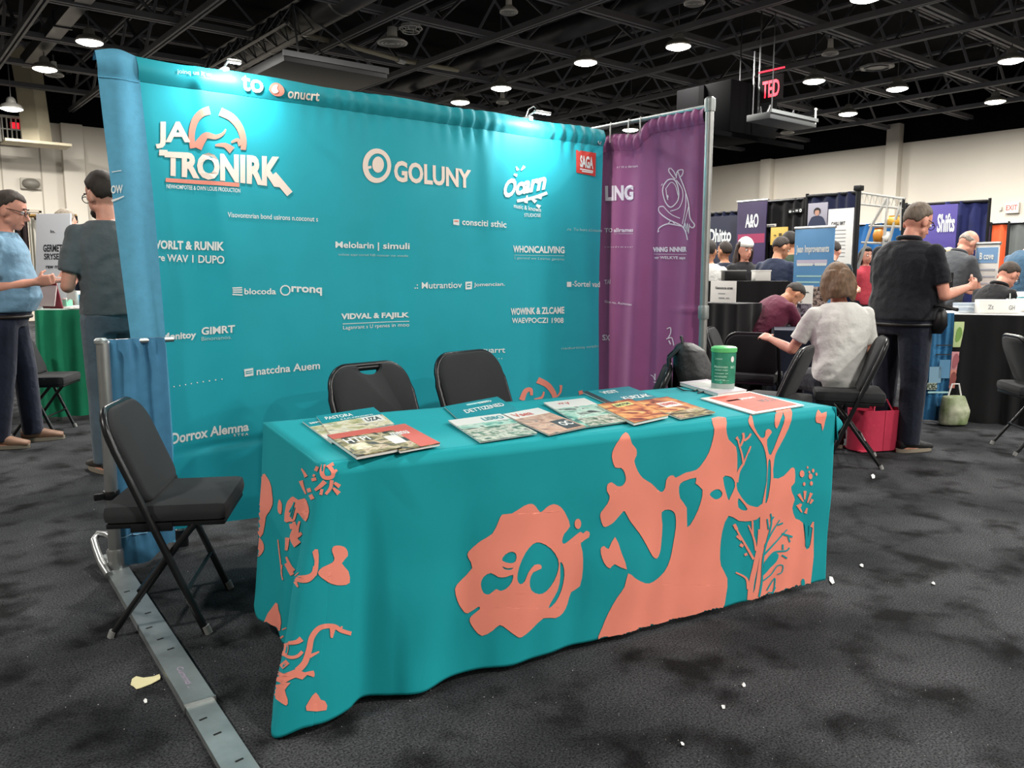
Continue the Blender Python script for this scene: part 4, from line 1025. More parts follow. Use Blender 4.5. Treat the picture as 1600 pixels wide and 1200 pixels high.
brochure('coral food magazine with white title nearest the table corner', [(511, 680), (575, 671), (628, 699), (556, 714)], [food, (0, 1, 0, .22, M_corc), (.1, .5, .55, .8, field)], [('HTPI', .15, .7, .5, .2, M_white)], th=.012, lift=.008)
brochure('coral magazine with red diagonal stripes, right of the food magazine', [(575, 671), (635, 661), (688, 692), (628, 702)], [food, (0, 1, 0, .2, M_corc), (.5, 1, .2, 1, M_corc), (.05, .4, .4, .75, M_wht)], [('menu', .3, .75, .45, .14, M_white)], th=.010, lift=.007)
brochure('teal brochure with white headline behind the picnic brochure', [(694, 635), (782, 614), (812, 641), (730, 652)], [M_tealc, (.35, .75, .12, .2, M_pale)], [('DETTIZENED', .2, .9, .62, .2, M_white), ('casto', .55, .8, .25, .12, M_white)])
brochure('white and green brochure with picnic photo, front of the middle group', [(700, 657), (790, 645), (840, 676), (761, 688)], [crowd, (0, 1, 0, .3, M_wht), (.0, 1, .3, .5, meadow)], [('LISBO', .55, .95, .24, .15, M_tealc)], lift=.004)
brochure('brochure with pink hands photo between picnic and lake brochures', [(786, 647), (836, 636), (916, 666), (852, 677)], [port, (0, 1, 0, .28, M_wht), (.55, .95, .6, .95, M_ink)], [('Vsea', .1, .6, .24, .16, M_corc), ('OC', .62, .9, .85, .16, M_white)], lift=.006)
brochure('white-topped brochure with a green lake photo in the middle', [(849, 629), (922, 622), (987, 657), (925, 667)], [meadow, (0, 1, 0, .3, M_wht), (.1, .9, .72, 1, crowd)], [('rr.y', .25, .5, .2, .1, M_corc)], lift=.003)
brochure('thick orange sunset magazine with curled pages', [(933, 632), (985, 622), (1045, 648), (992, 659)], [sunset, (.3, .8, .12, .3, mat('lime_band', '#d9e08a', rough=.4))], [('sacroe', .33, .75, .27, .1, M_ink)], th=.012, lift=.006)
brochure('orange brochure with red caption at the right end of the row', [(992, 627), (1040, 619), (1118, 644), (1060, 653)], [sunset, (0, 1, .7, 1, food), (.3, .8, .25, .5, M_wht)], [('novena', .35, .75, .42, .12, M_corc)], lift=.004)
brochure('teal brochure with two-line white title near the backdrop', [(910, 612), (979, 604), (1032, 622), (950, 633)], [M_tealc, (0, .1, 0, 1, M_ink)], [('VISIT', .25, .6, .35, .2, M_white), ('KURZAK', .4, .95, .85, .2, M_white)])
brochure('coral poster card with white border at the right end of the table', [(1094, 622), (1178, 611), (1257, 633), (1186, 646)], [M_wht, (.12, .95, .06, .94, mat('poster_coral', '#d8614f', rough=.7, var=.12, vscale=25, stretch=(.3, 1, 1))), (.2, .5, .3, .36, M_wht)], [('pescara', .45, .75, .4, .1, M_white), ('NOCOS', .62, .95, .62, .14, M_ink)], name='poster_card', cat='poster', group='cards on the table')
brochure('pale notebook lying behind the green canister', [(1062, 597), (1096, 591), (1167, 609), (1112, 613)], [mat('notebook_pale', '#cfc4cc', rough=.5), (.1, .9, .15, .8, M_wht)], [], th=.016, name='notebook', cat='notebook', group='cards on the table')
t = thing('lanyard', 'thin black looped strap lying by the notebook', 'lanyard', gz(1070, 606, TH+.003))
l0 = gz(1070, 606, TH+.003)
obj('cord', MB().tube([tuple(gz(u, v, TH+.006) - l0) for u, v in ((1058, 605), (1068, 610), (1085, 611), (1098, 606), (1106, 606), (1100, 612), (1090, 614))], .0035, seg=6), M_ink, t)
obj('buckle', MB().box(tuple(gz(1100, 609, TH+.008) - l0), (.04, .018, .012), bev=.003), M_blk, t)
p = gz(1129, 612, TH)
t = thing('canister', 'translucent green canister with lime lid standing on the table', 'canister', (p.x, p.y, TH+.002), 2.4)
M_can = mat('green_plastic', '#49ad8c', rough=.25, trans=.45, spec=.5, var=.15, vscale=30)
obj('body', MB().lathe([(.048, 0), (.052, .006), (.052, .045)], seg=28), mat('frosted_clear', '#c9dfd6', rough=.3, trans=.4), t)
obj('wrap', MB().lathe([(.0525, .04), (.054, .10), (.055, .185)], seg=28), M_can, t)
obj('lid', MB().lathe([(.057, .182), (.058, .188), (.058, .2), (.05, .206), (.01, .207)], seg=28), mat('lime_lid', '#63c87a', rough=.35), t)
def onround(s, zc, h, a0, a1, m, r=.0562):
    v, f = text2d(s, .02); mb = MB(); mb.add([(r*math.cos(a0+(a1-a0)*x), r*math.sin(a0+(a1-a0)*x), zc+h*y) for x, y in v], f); obj('label_print', mb, m, t, smooth=None)
M_mint = mat('print_mint', '#a6d9c6', rough=.5)
vd = math.atan2(-p.y, -p.x) - 2.4
for s, zc, h, a, b in (('Matiovan', .112, .012, -.8, .35), ('coresn iram', .1, .008, -.75, .35), ('lumsaar or', .085, .007, -.7, .4), ('nereitsalo', .07, .009, -.75, .3), ('MO', .11, .012, .6, 1.0), ('sura...', .055, .006, -.7, .5), ('c.mans', .15, .006, -.7, -.1)): onround(s, zc, h, vd+a, vd+b, M_mint)
mb = MB(); mb.add([(.0565*math.cos(vd+.75+.16*math.cos(k*math.pi/6)), .0565*math.sin(vd+.75+.16*math.cos(k*math.pi/6)), .152+.014*math.sin(k*math.pi/6)) for k in range(12)], [tuple(range(12))]); obj('label_drop', mb, M_white, t, smooth=None)

# =================================================================== SCRAPS ON THE CARPET
def scrap(label, pts, m, name='paper_scrap', cat='paper scrap', h=.003, group=None):
    P3 = [gz(u, v, .003) for u, v in pts]; c = sum(P3, Vector())/len(P3)
    mb = MB(); n = len(P3)
    lift = [.002 + .012*abs(noise.noise((i*1.7, c.x*3, c.y))) for i in range(n)]
    vs = [((p-c).x, (p-c).y, l) for p, l in zip(P3, lift)] + [((p-c).x, (p-c).y, l+h*.5) for p, l in zip(P3, lift)]
    mb.add(vs, [tuple(reversed(range(n))), tuple(range(n, 2*n))] + [(i, (i+1) % n, n+(i+1) % n, n+i) for i in range(n)])
    o = obj(name, mb, m, smooth=None); o.location = (c.x, c.y, 0); tag(o, label, cat, group)
    return o
M_scrap = mat('scrap_cream', '#e8dfae', rough=.7)
kk = crop(120, 960, 5)
scrap('torn cream paper scrap lying left of the floor plate', kk([(420, 555), (432, 510), (465, 490), (520, 500), (600, 485), (645, 472), (655, 500), (650, 520), (580, 545), (500, 575), (465, 585), (445, 565)]), M_scrap)
M_bit = mat('bit_white', '#f2f2ee', rough=.7)
scrap('white leaf-shaped scrap on the carpet right of the table', [(1296, 901), (1301, 902), (1304, 911), (1300, 914), (1296, 908)], M_bit)
for (u, v, lab) in ((1346, 884, 'tiny white crumb beyond the leaf-shaped scrap'), (1066, 1164, 'tiny white crumb on the carpet before the table'), (1130, 1105, 'white crumb below the coral hem, upper of two'), (1364, 745, 'white crumb beside the chair foot under the seated person'), (1458, 912, 'white crumb on the open carpet at lower right'), (227, 1096, 'white crumb below the torn cream scrap'), (1162, 1071, 'flat white crumb below the right end of the tablecloth')):
    scrap(lab, [(u-3, v-1), (u, v-3), (u+3, v-1), (u+3, v+2), (u-1, v+3)], M_bit, 'paper_crumb', 'crumb')
mb = MB(); rr = random.Random(3)
for _ in range(260):
    p = gz(rr.uniform(0, 1600), 720 + 480*rr.random()**.8, .004); s = rr.uniform(.0009, .0021)
    if (p - TO).dot(TE2) > 0 and -.1 < (p-TO).dot(TE1) < TL and (p-TO).dot(TE2) < TD: continue
    mb.add([(p.x-s, p.y, .003), (p.x, p.y-s, .003), (p.x+s, p.y+s*.4, .003), (p.x, p.y, .003+s*1.5)], [(0, 1, 2), (0, 3, 1), (1, 3, 2), (2, 3, 0)])
tag(obj('carpet_lint', mb, mat('lint', '#b9bab8', rough=.8), smooth=None), 'pale specks of lint scattered over the dark carpet', 'lint', kind='stuff')

# =================================================================== PEOPLE
def remesh(mb, name, voxel, smooth=6, m=None, factor=.5):
    me = mb.mesh('tmp'); o = bpy.data.objects.new('tmp', me); COL.objects.link(o)
    r = o.modifiers.new('r', 'REMESH'); r.mode = 'VOXEL'; r.voxel_size = voxel; r.use_smooth_shade = True
    if smooth:
        s = o.modifiers.new('s', 'SMOOTH'); s.factor = factor; s.iterations = smooth
    out = evalmesh(o); out.name = name
    bpy.data.objects.remove(o); bpy.data.meshes.remove(me)
    out.materials.clear()
    if m: out.materials.append(m)
    out.polygons.foreach_set('use_smooth', [True]*len(out.polygons))
    return out
def V(*a): return Vector(a)
def rotm(yaw=0, pitch=0, roll=0):
    return Matrix.Rotation(yaw, 3, 'Z') @ Matrix.Rotation(-pitch, 3, 'X') @ Matrix.Rotation(roll, 3, 'Y')
def loft(mb, rings, seg=20):
    """rings: (centre, axis_x, axis_y, half_x, half_y)"""
    vs, fs = [], []
    for c, ax, ay, a, b in rings:
        for k in range(seg):
            g = 2*math.pi*k/seg; cs, sn = math.cos(g), math.sin(g)
            e = .9
            vs.append(tuple(c + ax*(a*math.copysign(abs(cs)**e, cs)) + ay*(b*math.copysign(abs(sn)**e, sn))))
    for i in range(len(rings)-1):
        for k in range(seg): fs.append((i*seg+k, i*seg+(k+1) % seg, (i+1)*seg+(k+1) % seg, (i+1)*seg+k))
    fs.append(tuple(reversed(range(seg)))); fs.append(tuple((len(rings)-1)*seg+k for k in range(seg)))
    mb.add(vs, fs)
SKIN = {k: mat('skin_' + k, c, rough=.5, var=.05, vscale=25, spec=.35) for k, c in dict(light='#dfa88e', rosy='#d99a84', tan='#b98263').items()}
def hand(mb, wrist, d, palm, s, curl=.9, thumb_side=1, spread=.1):
    """palm, four unequal bent fingers, thumb from the side of the palm. d = pointing direction, palm = direction the palm faces"""
    d = d.normalized(); n = (palm - d*palm.dot(d)).normalized(); x = d.cross(n)*thumb_side
    k = wrist + d*.082*s
    loft(mb, [(wrist - d*.01*s, x, n, .024*s, .018*s), (wrist + d*.025*s, x, n, .034*s, .017*s), (wrist + d*.06*s, x, n, .041*s, .015*s), (k + d*.008*s, x, n, .038*s, .012*s)], 12)
    for i, (off, ln, r) in enumerate(((.028, .070, .0088), (.010, .078, .0090), (-.009, .073, .0086), (-.027, .058, .0078))):
        b = k + x*off*s; dd = (d + x*spread*(off/.03)).normalized()
        p1 = b + (dd*math.cos(curl*.5) + n*math.sin(curl*.5))*ln*.45*s
        p2 = p1 + (dd*math.cos(curl*1.2) + n*math.sin(curl*1.2))*ln*.32*s
        p3 = p2 + (dd*math.cos(curl*1.9) + n*math.sin(curl*1.9))*ln*.25*s
        for a, c, ra, rb in ((b - dd*.012*s, p1, r*1.05, r), (p1, p2, r, r*.94), (p2, p3, r*.94, r*.82)): mb.cone(a, c, ra*s, rb*s, 8)
    b = wrist + d*.028*s + x*.03*s
    q1 = b + (d*.55 + x*.6 + n*.45).normalized()*.04*s; q2 = q1 + (d*.8 + x*.1 + n*.55).normalized()*.032*s
    mb.cone(b - x*.012*s, q1, .0125*s, .0105*s, 8); mb.cone(q1, q2, .0105*s, .0088*s, 8)
def person(label, loc, yaw, H=1.75, shirt='#446', pants='#223', shoe='#333333', skin='light', hair='#2a2018', hairstyle='short', lean=0.0, head=(0, 0), arms=None, legs='stand',
           wide=1.0, belly=0.0, sleeve='short', glasses=False, fine=.009, collar=False, stance=.1, seat_h=.47, beard=None, group='visitors and exhibitors', longcoat=False, hair_only=False, legspread=0.0, belt=None, tuck=False, stride=0.0, side=0.0, cap=None):
    s = H/1.75
    root = thing('person', label, 'person', (loc[0], loc[1], 0), yaw - math.pi/2, group)
    # ---- skeleton, local: +y forward, +x to the person's right, z up
    sit = legs == 'sit'
    hipz = (seat_h + .09)/s if sit else .92
    if legs == 'hidden': hipz = .92
    pel = V(0, 0, hipz)
    def spine(h):                                       # point, up, forward at height h above the hips
        n = 12; p = pel.copy(); ang = 0
        for k in range(n):
            hh = h*(k+.5)/n; ang = lean*min(1, hh/.30); p = p + V(math.sin(side)*h/n*.9, math.sin(ang)*h/n, math.cos(ang)*h/n)
        a = lean*min(1, max(h, 0)/.30)
        return p, V(math.sin(side)*.9, math.sin(a), math.cos(a)).normalized(), V(0, math.cos(a), -math.sin(a))
    X = V(1, 0, 0)
    def ring(h, a, b, oy=0.0, grow=0.0):
        p, u, f = spine(h); return (p + f*oy, X, f, a*wide + grow, b*(1 + (wide-1)*.8) + grow)
    def torso(grow, lo=-.1, hi=.56, bel=0.0):
        R = [(-.10, .135, .095, -.01), (0, .165, .118, -.012), (.10, .158, .108, .0), (.20, .155, .106, .008), (.32, .172, .116, .01), (.40, .180, .114, .006), (.455, .165, .098, .0), (.50, .13, .080, -.004), (.535, .088, .066, -.006), (.565, .066, .060, -.004)]
        out = []
        for h, a, b, oy in R:
            if h < lo - .001 or h > hi + .001: continue
            g = grow + bel*math.exp(-((h-.12)/.13)**2)
            p, u, f = spine(h); out.append((p + f*(oy + bel*.7*math.exp(-((h-.12)/.13)**2)), X, f, a*wide + g*.7, b*(1+(wide-1)*.8) + g))
        return out
    pn, un, fn = spine(.55)
    hy, hp = head
    Rh = Matrix((X, fn, un)).transposed() @ Matrix.Rotation(hy, 3, 'Z') @ Matrix.Rotation(-hp, 3, 'X')
    hb = pn + un*.016 + fn*.016                       # head pivot
    HS = 1.07
    def hd(x, y, z): return hb + Rh @ V(x*HS, y*HS, z*HS)
    HM = Matrix.Translation(hb) @ Rh.to_4x4() @ Matrix.Scale(HS, 4)
    body = MB(); S = Matrix.Scale(s, 4)
    loft(body, torso(-.006, bel=belly*.9))
    body.cone(spine(.50)[0], hd(0, -.008, .03), .060, .052)
    # head
    body.ell((0, -.008, .135), (.074, .095, .098), 20, 14, HM); body.ell((0, .022, .075), (.058, .068, .075), 18, 12, HM)
    body.cone(hd(0, .066, .025), hd(0, .058, .035), .026, .03, 10); body.cone(hd(-.04, .01, .05), hd(.04, .01, .05), .028, .028, 8)
    body.tube([tuple(hd(0, .086, .125)), tuple(hd(0, .098, .105)), tuple(hd(0, .112, .082)), tuple(hd(0, .098, .073))], [.007, .011, .014, .010], seg=8)
    body.cone(hd(-.032, .076, .138), hd(.032, .076, .138), .012, .012, 8)
    body.cone(hd(-.018, .088, .052), hd(.018, .088, .052), .0075, .0075, 8); body.cone(hd(-.016, .086, .040), hd(.016, .086, .040), .0078, .0078, 8)
    for q in (-1, 1): body.ell((q*.076, -.012, .095), (.011, .024, .034), 10, 8, HM)
    # arms
    A = arms or {}
    joints = {}
    for sd, q in (('L', -1), ('R', 1)):
        sp, su, sf = spine(.445); sh = sp + X*q*(.172*wide) - sf*.004
        ed, wd = A.get(sd, (V(q*.12, .02, -1), V(q*.02, .25, -1)))[:2]
        el = sh + Vector(ed).normalized()*.285; wr = el + Vector(wd).normalized()*.255
        joints[sd] = (sh, el, wr, Vector(wd).normalized(), q)
        body.cone(sh, el, .046, .037); body.cone(el, el + (wr-el)*.35, .038, .037); body.cone(el + (wr-el)*.35, wr, .037, .024)
        pose = A.get(sd, (0, 0))
        pm = Vector(pose[2]) if len(pose) > 2 else V(-q, 0, 0)
        cl = pose[3] if len(pose) > 3 else .6
        hd_dir = Vector(pose[4]) if len(pose) > 4 else Vector(wd)
        hand(body, wr, hd_dir, pm, 1.0, cl, thumb_side=(1 if (hd_dir.cross(pm)).dot(V(0, .5, 1)) > 0 else -1))
    # legs
    lj = []
    for q in (-1, 1):
        hip = pel + V(q*.088*wide, -.005, -.02)
        if sit:
            kn = hip + V(q*(.06+legspread), .42, -.03); an = V(kn.x, kn.y - .05 - (.05 if q > 0 else 0), .075)
        else:
            an = V(q*(stance+legspread), q*stride, .075); kn = (hip + an)/2 + V(0, .02 + .02*abs(stride), .02)
        lj.append((hip, kn, an, q))
        body.cone(hip, kn, .078*(.6+.4*wide), .053); body.cone(kn, kn + (an-kn)*.35, .053, .053); body.cone(kn + (an-kn)*.35, an, .053, .036)
        body.cone(an + V(0, -.03, -.045), an + V(q*.02, .13, -.052), .034, .03)
    def sc(mb): q = MB(); q.v = [(x*s, y*s, z*s) for x, y, z in mb.v]; q.f = mb.f; return q
    obj('body', remesh(sc(body), 'body', fine*s, 3, SKIN[skin]), None, root)
    # ---- clothing
    cf = max(.009, fine*1.15)
    ms = fabric('cloth_' + shirt, shirt, rough=.85, var=.10, bump=.55, bscale=26, vscale=8, bdist=.012)
    mp = fabric('cloth_' + pants, pants, rough=.9, var=.14, bump=.5, bscale=22, vscale=9, bdist=.012)
    sh_ = MB(); lo = -.1 if not tuck else 0
    loft(sh_, torso(.021, lo, .54, belly))
    frac = {'short': .72, 'long': 1.0, 'sleeveless': 0}[sleeve]
    for sd, (sh, el, wr, wd, q) in joints.items():
        if sleeve == 'short': e = sh + (el-sh)*frac; sh_.cone(sh - (e-sh)*.05, sh + (e-sh)*.5, .060, .062); sh_.tube([tuple(sh + (e-sh)*.4), tuple(e)], [.062, .064], seg=14); sh_.cone(sh - X*q*.05*wide + V(0, 0, .03), sh, .045, .055)
        elif sleeve == 'long':
            sh_.cone(sh, el, .062, .053); w = el + (wr-el)*.93; sh_.cone(el, el+(w-el)*.5, .053, .048); sh_.tube([tuple(el + (w-el)*.3), tuple(w)], [.048, .036], seg=12)
    if longcoat:
        p, u, f = spine(0); loft(sh_, [(p + V(0, 0, .02), X, V(0, 1, 0), .185*wide, .14), (p + V(0, 0, -.30), X, V(0, 1, 0), .20*wide, .15)])
    shn = remesh(sc(sh_), 'shirt', cf*s, 5, ms)
    vv = np.empty(len(shn.vertices)*3); shn.vertices.foreach_get('co', vv); vv = vv.reshape(-1, 3)
    for i in range(len(vv)):                           # cloth folds
        x, y, z = vv[i]; vv[i] *= 1; k = noise.noise((x*7+loc[0], y*7, z*11+abs(x)*9))*.009 + noise.noise((x*16, y*16+loc[1], z*26))*.004
        r = math.hypot(x, y) or 1; vv[i][0] += x/r*k; vv[i][1] += y/r*k
    shn.vertices.foreach_set('co', vv.ravel()); shn.update()
    st = obj('shirt', shn, None, root)
    if collar:
        cm = MB(); c, u, f = spine(.545)
        cm.tube([tuple((c + X*(.072*math.cos(a)) + f*(.068*math.sin(a)) + u*(.012 - .02*max(0, math.sin(a))))*s) for a in [k*2*math.pi/18 for k in range(18)]], .016*s, seg=8, closed=True, flat=1.0)
        obj('collar', cm, ms, st, smooth=3)
    pt = MB()
    loft(pt, torso(.011, -.1, .1, belly*.6))
    for hip, kn, an, q in lj:
        lw = .35 + .65*wide; pt.cone(hip, kn, .096*lw, .073*lw); pt.cone(kn, kn+(an-kn)*.5, .071*lw, .067*lw); pt.tube([tuple(kn+(an-kn)*.3), tuple(an+V(0, 0, -.02))], [.069*lw, .063*lw], seg=14)
    tr = obj('trousers', remesh(sc(pt), 'trousers', cf*s, 5, mp), None, root)
    if belt:
        p, u, f = spine(-.03 if tuck else .04); bm_ = MB()
        bm_.tube([tuple((p + X*(.166*wide + belly*.2)*math.cos(a) + f*(.118*(1+(wide-1)*.8)+belly*.3)*math.sin(a) + f*(belly*.2-.012))*s) for a in [k*2*math.pi/28 for k in range(28)]], .014*s, seg=6, closed=True)
        obj('belt', bm_, mat('belt_' + belt, belt, rough=.45), tr, smooth=3)
    msh = mat('shoe_' + shoe, shoe, rough=.6, var=.15, vscale=20); msol = mat('sole_pale', '#8d8272', rough=.7)
    for hip, kn, an, q in lj:
        a = an - V(0, 0, .075); d_ = V(q*.15, 1, 0).normalized(); xx = V(d_.y, -d_.x, 0)
        up = MB(); loft(up, [(a - d_*.075 + V(0, 0, .05), xx, V(0, 0, 1), .034, .034), (a - d_*.02 + V(0, 0, .06), xx, V(0, 0, 1), .040, .046), (a + d_*.05 + V(0, 0, .055), xx, V(0, 0, 1), .043, .038), (a + d_*.12 + V(0, 0, .042), xx, V(0, 0, 1), .047, .028), (a + d_*.185 + V(0, 0, .034), xx, V(0, 0, 1), .036, .018)], 14)
        so = obj('shoe', sc(up), msh, root, smooth=3)
        sl = MB(); loft(sl, [(a + d_*.05 + V(0, 0, z), d_, xx, .145, .047) for z in (.002, .026)], 18)
        obj('sole', sc(sl), msol, so, smooth=.8)
    # ---- hair, eyes, glasses
    mh = mat('hair_' + hair, hair, rough=.7, var=.35, vscale=60, bump=.8, bscale=140, stretch=(1, 1, .35))
    def hairshell(test, gx=.010, lift=0.0, seed=0.0):
        bm = bmesh.new(); bmesh.ops.create_icosphere(bm, subdivisions=4, radius=1)
        kill = []
        for v in bm.verts:
            d = v.co.normalized()
            if test(d) + .07*noise.noise(d*11 + V(seed, 3, 0)) < 0: kill.append(v)
        bmesh.ops.delete(bm, geom=kill, context='VERTS')
        for v in bm.verts:
            d = v.co.normalized(); k = 1 + .035*noise.noise(d*6 + V(seed, 0, 0)) + lift*max(0, d.z); mm_ = max(0, min(1, test(d)/.3)); gy = gx*(.12 + .88*mm_*mm_*(3-2*mm_)); k = 1 + (k-1)*mm_
            v.co = V(d.x*(.074+gy)*k, -.008 + d.y*(.095+gy)*k, .135 + d.z*(.098+gy)*k)
        outer = bm.faces[:]
        r = bmesh.ops.solidify(bm, geom=outer, thickness=gx*1.2)
        bm.verts.index_update()
        mb = MB(); mb.add([tuple(HM @ v.co) for v in bm.verts], [tuple(w.index for w in f.verts) for f in bm.faces]); bm.free()
        return sc(mb)
    line = lambda d: d.z - .42 if d.y > .35 else (d.z + .05 - 1.0*max(0, d.y) if d.y > -.15 else d.z + .05 + .57*min(1, (-.15-d.y)/.25))
    if hairstyle == 'short': obj('hair', hairshell(line, .010, .04), mh, root, smooth=3)
    elif hairstyle == 'crop': obj('hair', hairshell(lambda d: min(line(d), d.z + .6), .006), mh, root, smooth=3)
    elif hairstyle == 'bald': obj('hair', hairshell(lambda d: min(.12 - d.y, d.z + .5, .12 - d.z), .004), mh, root, smooth=3)
    elif hairstyle in ('bob', 'long'):
        hb_ = MB(); hb_.add(hairshell(line, .022, .05).v, hairshell(line, .022, .05).f)
        dn = -.02 if hairstyle == 'bob' else -.16
        rr_ = random.Random(int(abs(loc[0]*100)))
        for k in range(17):
            a = math.pi*(.02 + k/16*.96) + math.pi
            x, y = .085*math.cos(a), -.012 + .098*math.sin(a)
            pts = []
            for j in range(5):
                t_ = j/4; pts.append(tuple(hd(x*(1+.12*math.sin(t_*3)) + rr_.uniform(-.004, .004), y*(1+.10*math.sin(t_*3)) + .012*math.sin(t_*7+k), .17 + (dn-.17)*t_)*s))
            hb_.tube(pts, [.02*s, .026*s, .028*s, .025*s, .012*s], seg=8)
        obj('hair', remesh(hb_, 'hair', .008, 2, mh), None, root)
    if cap:
        mc = fabric('cap_' + cap, cap); cp = hairshell(lambda d: d.z - .15 + .1*d.y, .018, .12); co = obj('cap', cp, mc, root, smooth=3)
    me_ = mat('eye_white', '#e8e4de', rough=.3); mi = mat('eye_dark', '#1d1613', rough=.2)
    for q in (-1, 1):
        e = MB(); e.ell(tuple(hd(q*.031, .078, .118)*s), (.0125*s,)*3, 10, 8); ey = obj('eye', e, me_, root, smooth=3)
        e = MB(); e.ell(tuple(hd(q*.031, .0865, .118)*s), (.0062*s,)*3, 8, 6); obj('iris', e, mi, ey, smooth=3)
        b_ = MB(); b_.tube([tuple(hd(q*.016, .093, .142)*s), tuple(hd(q*.032, .092, .147)*s), tuple(hd(q*.05, .08, .142)*s)], .004*s, seg=5); obj('eyebrow', b_, mh, root, smooth=3)
    lp = MB(); lp.tube([tuple(hd(-.02, .090, .046)*s), tuple(hd(0, .0975, .047)*s), tuple(hd(.02, .090, .046)*s)], .0036*s, seg=6); obj('lips', lp, mat('lips', '#a85f55', rough=.5), root, smooth=3)
    if beard: obj('beard', sc(MB().ell((0, .042, .03), (.05, .055, .035), 14, 8, HM)), mat('beard_' + beard, beard, rough=.8, bump=.5), root, smooth=3)
    if glasses:
        g = MB()
        for q in (-1, 1):
            g.tube([tuple(hd(q*.033 + .023*math.cos(a), .102 - .006*abs(math.cos(a)), .116 + .017*math.sin(a))*s) for a in [k*math.pi/7 for k in range(14)]], .0026*s, seg=5, closed=True)
            g.tube([tuple(hd(q*.056, .097, .120)*s), tuple(hd(q*.077, .05, .120)*s), tuple(hd(q*.080, -.02, .116)*s)], .0028*s, seg=5)
        g.tube([tuple(hd(-.01, .103, .12)*s), tuple(hd(.01, .103, .12)*s)], .0026*s, seg=5)
        obj('glasses', g, mat('glasses_black', '#101012', rough=.3), root)
    M = Matrix.Translation((loc[0], loc[1], 0)) @ Matrix.Rotation(yaw - math.pi/2, 4, 'Z')
    return root, {k: (M @ (j[2]*s), M.to_3x3() @ j[3]) for k, j in joints.items()}, M
FH = Vector((math.cos(YAW), math.sin(YAW), 0))
def gd(u, D, z=0.0):
    """floor point in picture column u at walking distance D"""
    w = D*math.cos(PITCH) + (EYE - .9)*math.sin(PITCH)*.5
    p = FH*D + RT*((u-800)/FPX*w); return Vector((p.x, p.y, z))
def yawof(psi): return YAW - math.radians(psi)           # 0 = looks away from the viewer, 90 = looks to the picture's right
def ho(name, mb, m, parent, smooth=.7): return obj(name, mb, m, parent, smooth=smooth)
M_phone = mat('phone_dark', '#1a1b1f', rough=.25); M_paper = mat('paper_white', '#ecebe6', rough=.6)

r, J, _ = person('man in blue tee and dark jeans at the picture edge, looking at a phone', gd(8, 6.05), yawof(72), 1.92, '#7297b0', '#23283a', '#8d6a55', 'rosy', '#3a3029', 'crop', lean=.05, head=(0, .25),
    arms={'R': (V(.05, -.12, -1), V(-.28, 1, .16), V(-1, 0, .2), 1.0), 'L': (V(-.1, .1, -1), V(.35, 1, .2), V(.6, 0, .8), .8)}, wide=1.13, belly=.05, glasses=True, fine=.0075, belt='#2a1e18', tuck=True, stance=.11, stride=-.08)
a = (J['R'][0] + J['L'][0])/2 + J['R'][1]*.10
t = thing('phone', 'pale handset held by the man in the blue tee', 'phone', a + Vector((0, 0, .01)), yawof(60))
ho('case', MB().box((0, 0, 0), (.15, .08, .011), bev=.004), M_paper, t); ho('screen', MB().box((0, 0, .0062), (.13, .07, .001)), M_phone, t, None)
r, J, _ = person('man in charcoal tee and grey jeans half hidden by the blue strip', gd(177, 5.25), yawof(-42), 1.95, '#5b6164', '#5f6b75', '#3b3632', 'rosy', '#2b211b', 'short', lean=.03, head=(.25, .22),
    arms={'L': (V(-.2, .05, -1), V(.32, 1, .12), V(.7, 0, .5), .9), 'R': (V(.25, .05, -1), V(-.25, 1, .1), V(-.7, 0, .5), .9)}, wide=1.0, tuck=True, glasses=True, fine=.0075, beard='#2b211b')
a = J['L'][0] + J['L'][1]*.09
t = thing('paper_sheet', 'white paper held by the man in the charcoal tee', 'paper', a, yawof(-42))
ho('sheet', MB().grid(6, 6, lambda i, j: (-.06+.2*i, .02*math.sin(3*i), -.12+.2*j+.02*math.sin(5*i))), M_paper, t, 3)
t.location.z -= .03
person('grey-haired person in dark coat beyond the white sign', gd(109, 8.5), yawof(20), 1.96, '#1b1f30', '#1a1b22', '#222222', 'rosy', '#8d8273', 'short', fine=.013, sleeve='long')

r, J, _ = person('heavy man in black polo standing with hands raised', gd(1410, 5.92), yawof(66), 1.83, '#12151d', '#141a2a', '#18181a', 'rosy', '#6d6154', 'crop', lean=.07, head=(-.02, .38),
    arms={'R': (V(.22, .12, -1), V(-.08, 1, .22), V(-1, .1, .3), 1.25), 'L': (V(-.2, .25, -1), V(.35, 1, .25), V(1, 0, .3), 1.25)}, wide=1.32, belly=.05, glasses=True, collar=True, fine=.0075, stance=.12, tuck=True, belt='#0c0c0e')
a = (J['R'][0] + J['L'][0])/2 + J['R'][1]*.12
t = thing('phone', 'dark phone in the hands of the man in the black polo', 'phone', a, yawof(66)); ho('case', MB().box((0, 0, 0), (.075, .012, .15), bev=.004), M_phone, t); ho('screen', MB().box((0, -.0065, 0), (.066, .001, .135)), M_blk, t, None)
hp = gd(1462, 5.75); hp.z = .97
t = thing('waist_bag', 'small black bag at the waist of the man in the black polo', 'bag', hp, yawof(66))
q = MB(); loft(q, [(V(0, 0, -.10), V(1, 0, 0), V(0, 1, 0), .035, .06), (V(0, 0, -.04), V(1, 0, 0), V(0, 1, 0), .05, .10), (V(0, 0, .05), V(1, 0, 0), V(0, 1, 0), .045, .09), (V(0, 0, .08), V(1, 0, 0), V(0, 1, 0), .02, .07)], 14); ho('pouch', q, mat('black_leather', '#101113', rough=.4, bump=.4, bscale=30), t, 3); ho('strap', MB().tube([(0, .03, .05), (-.05, -.02, .09), (-.1, -.12, .10), (-.14, -.28, .08)], .012, seg=6), MATS['black_leather'], t)
CW = gd(1337, 5.62)
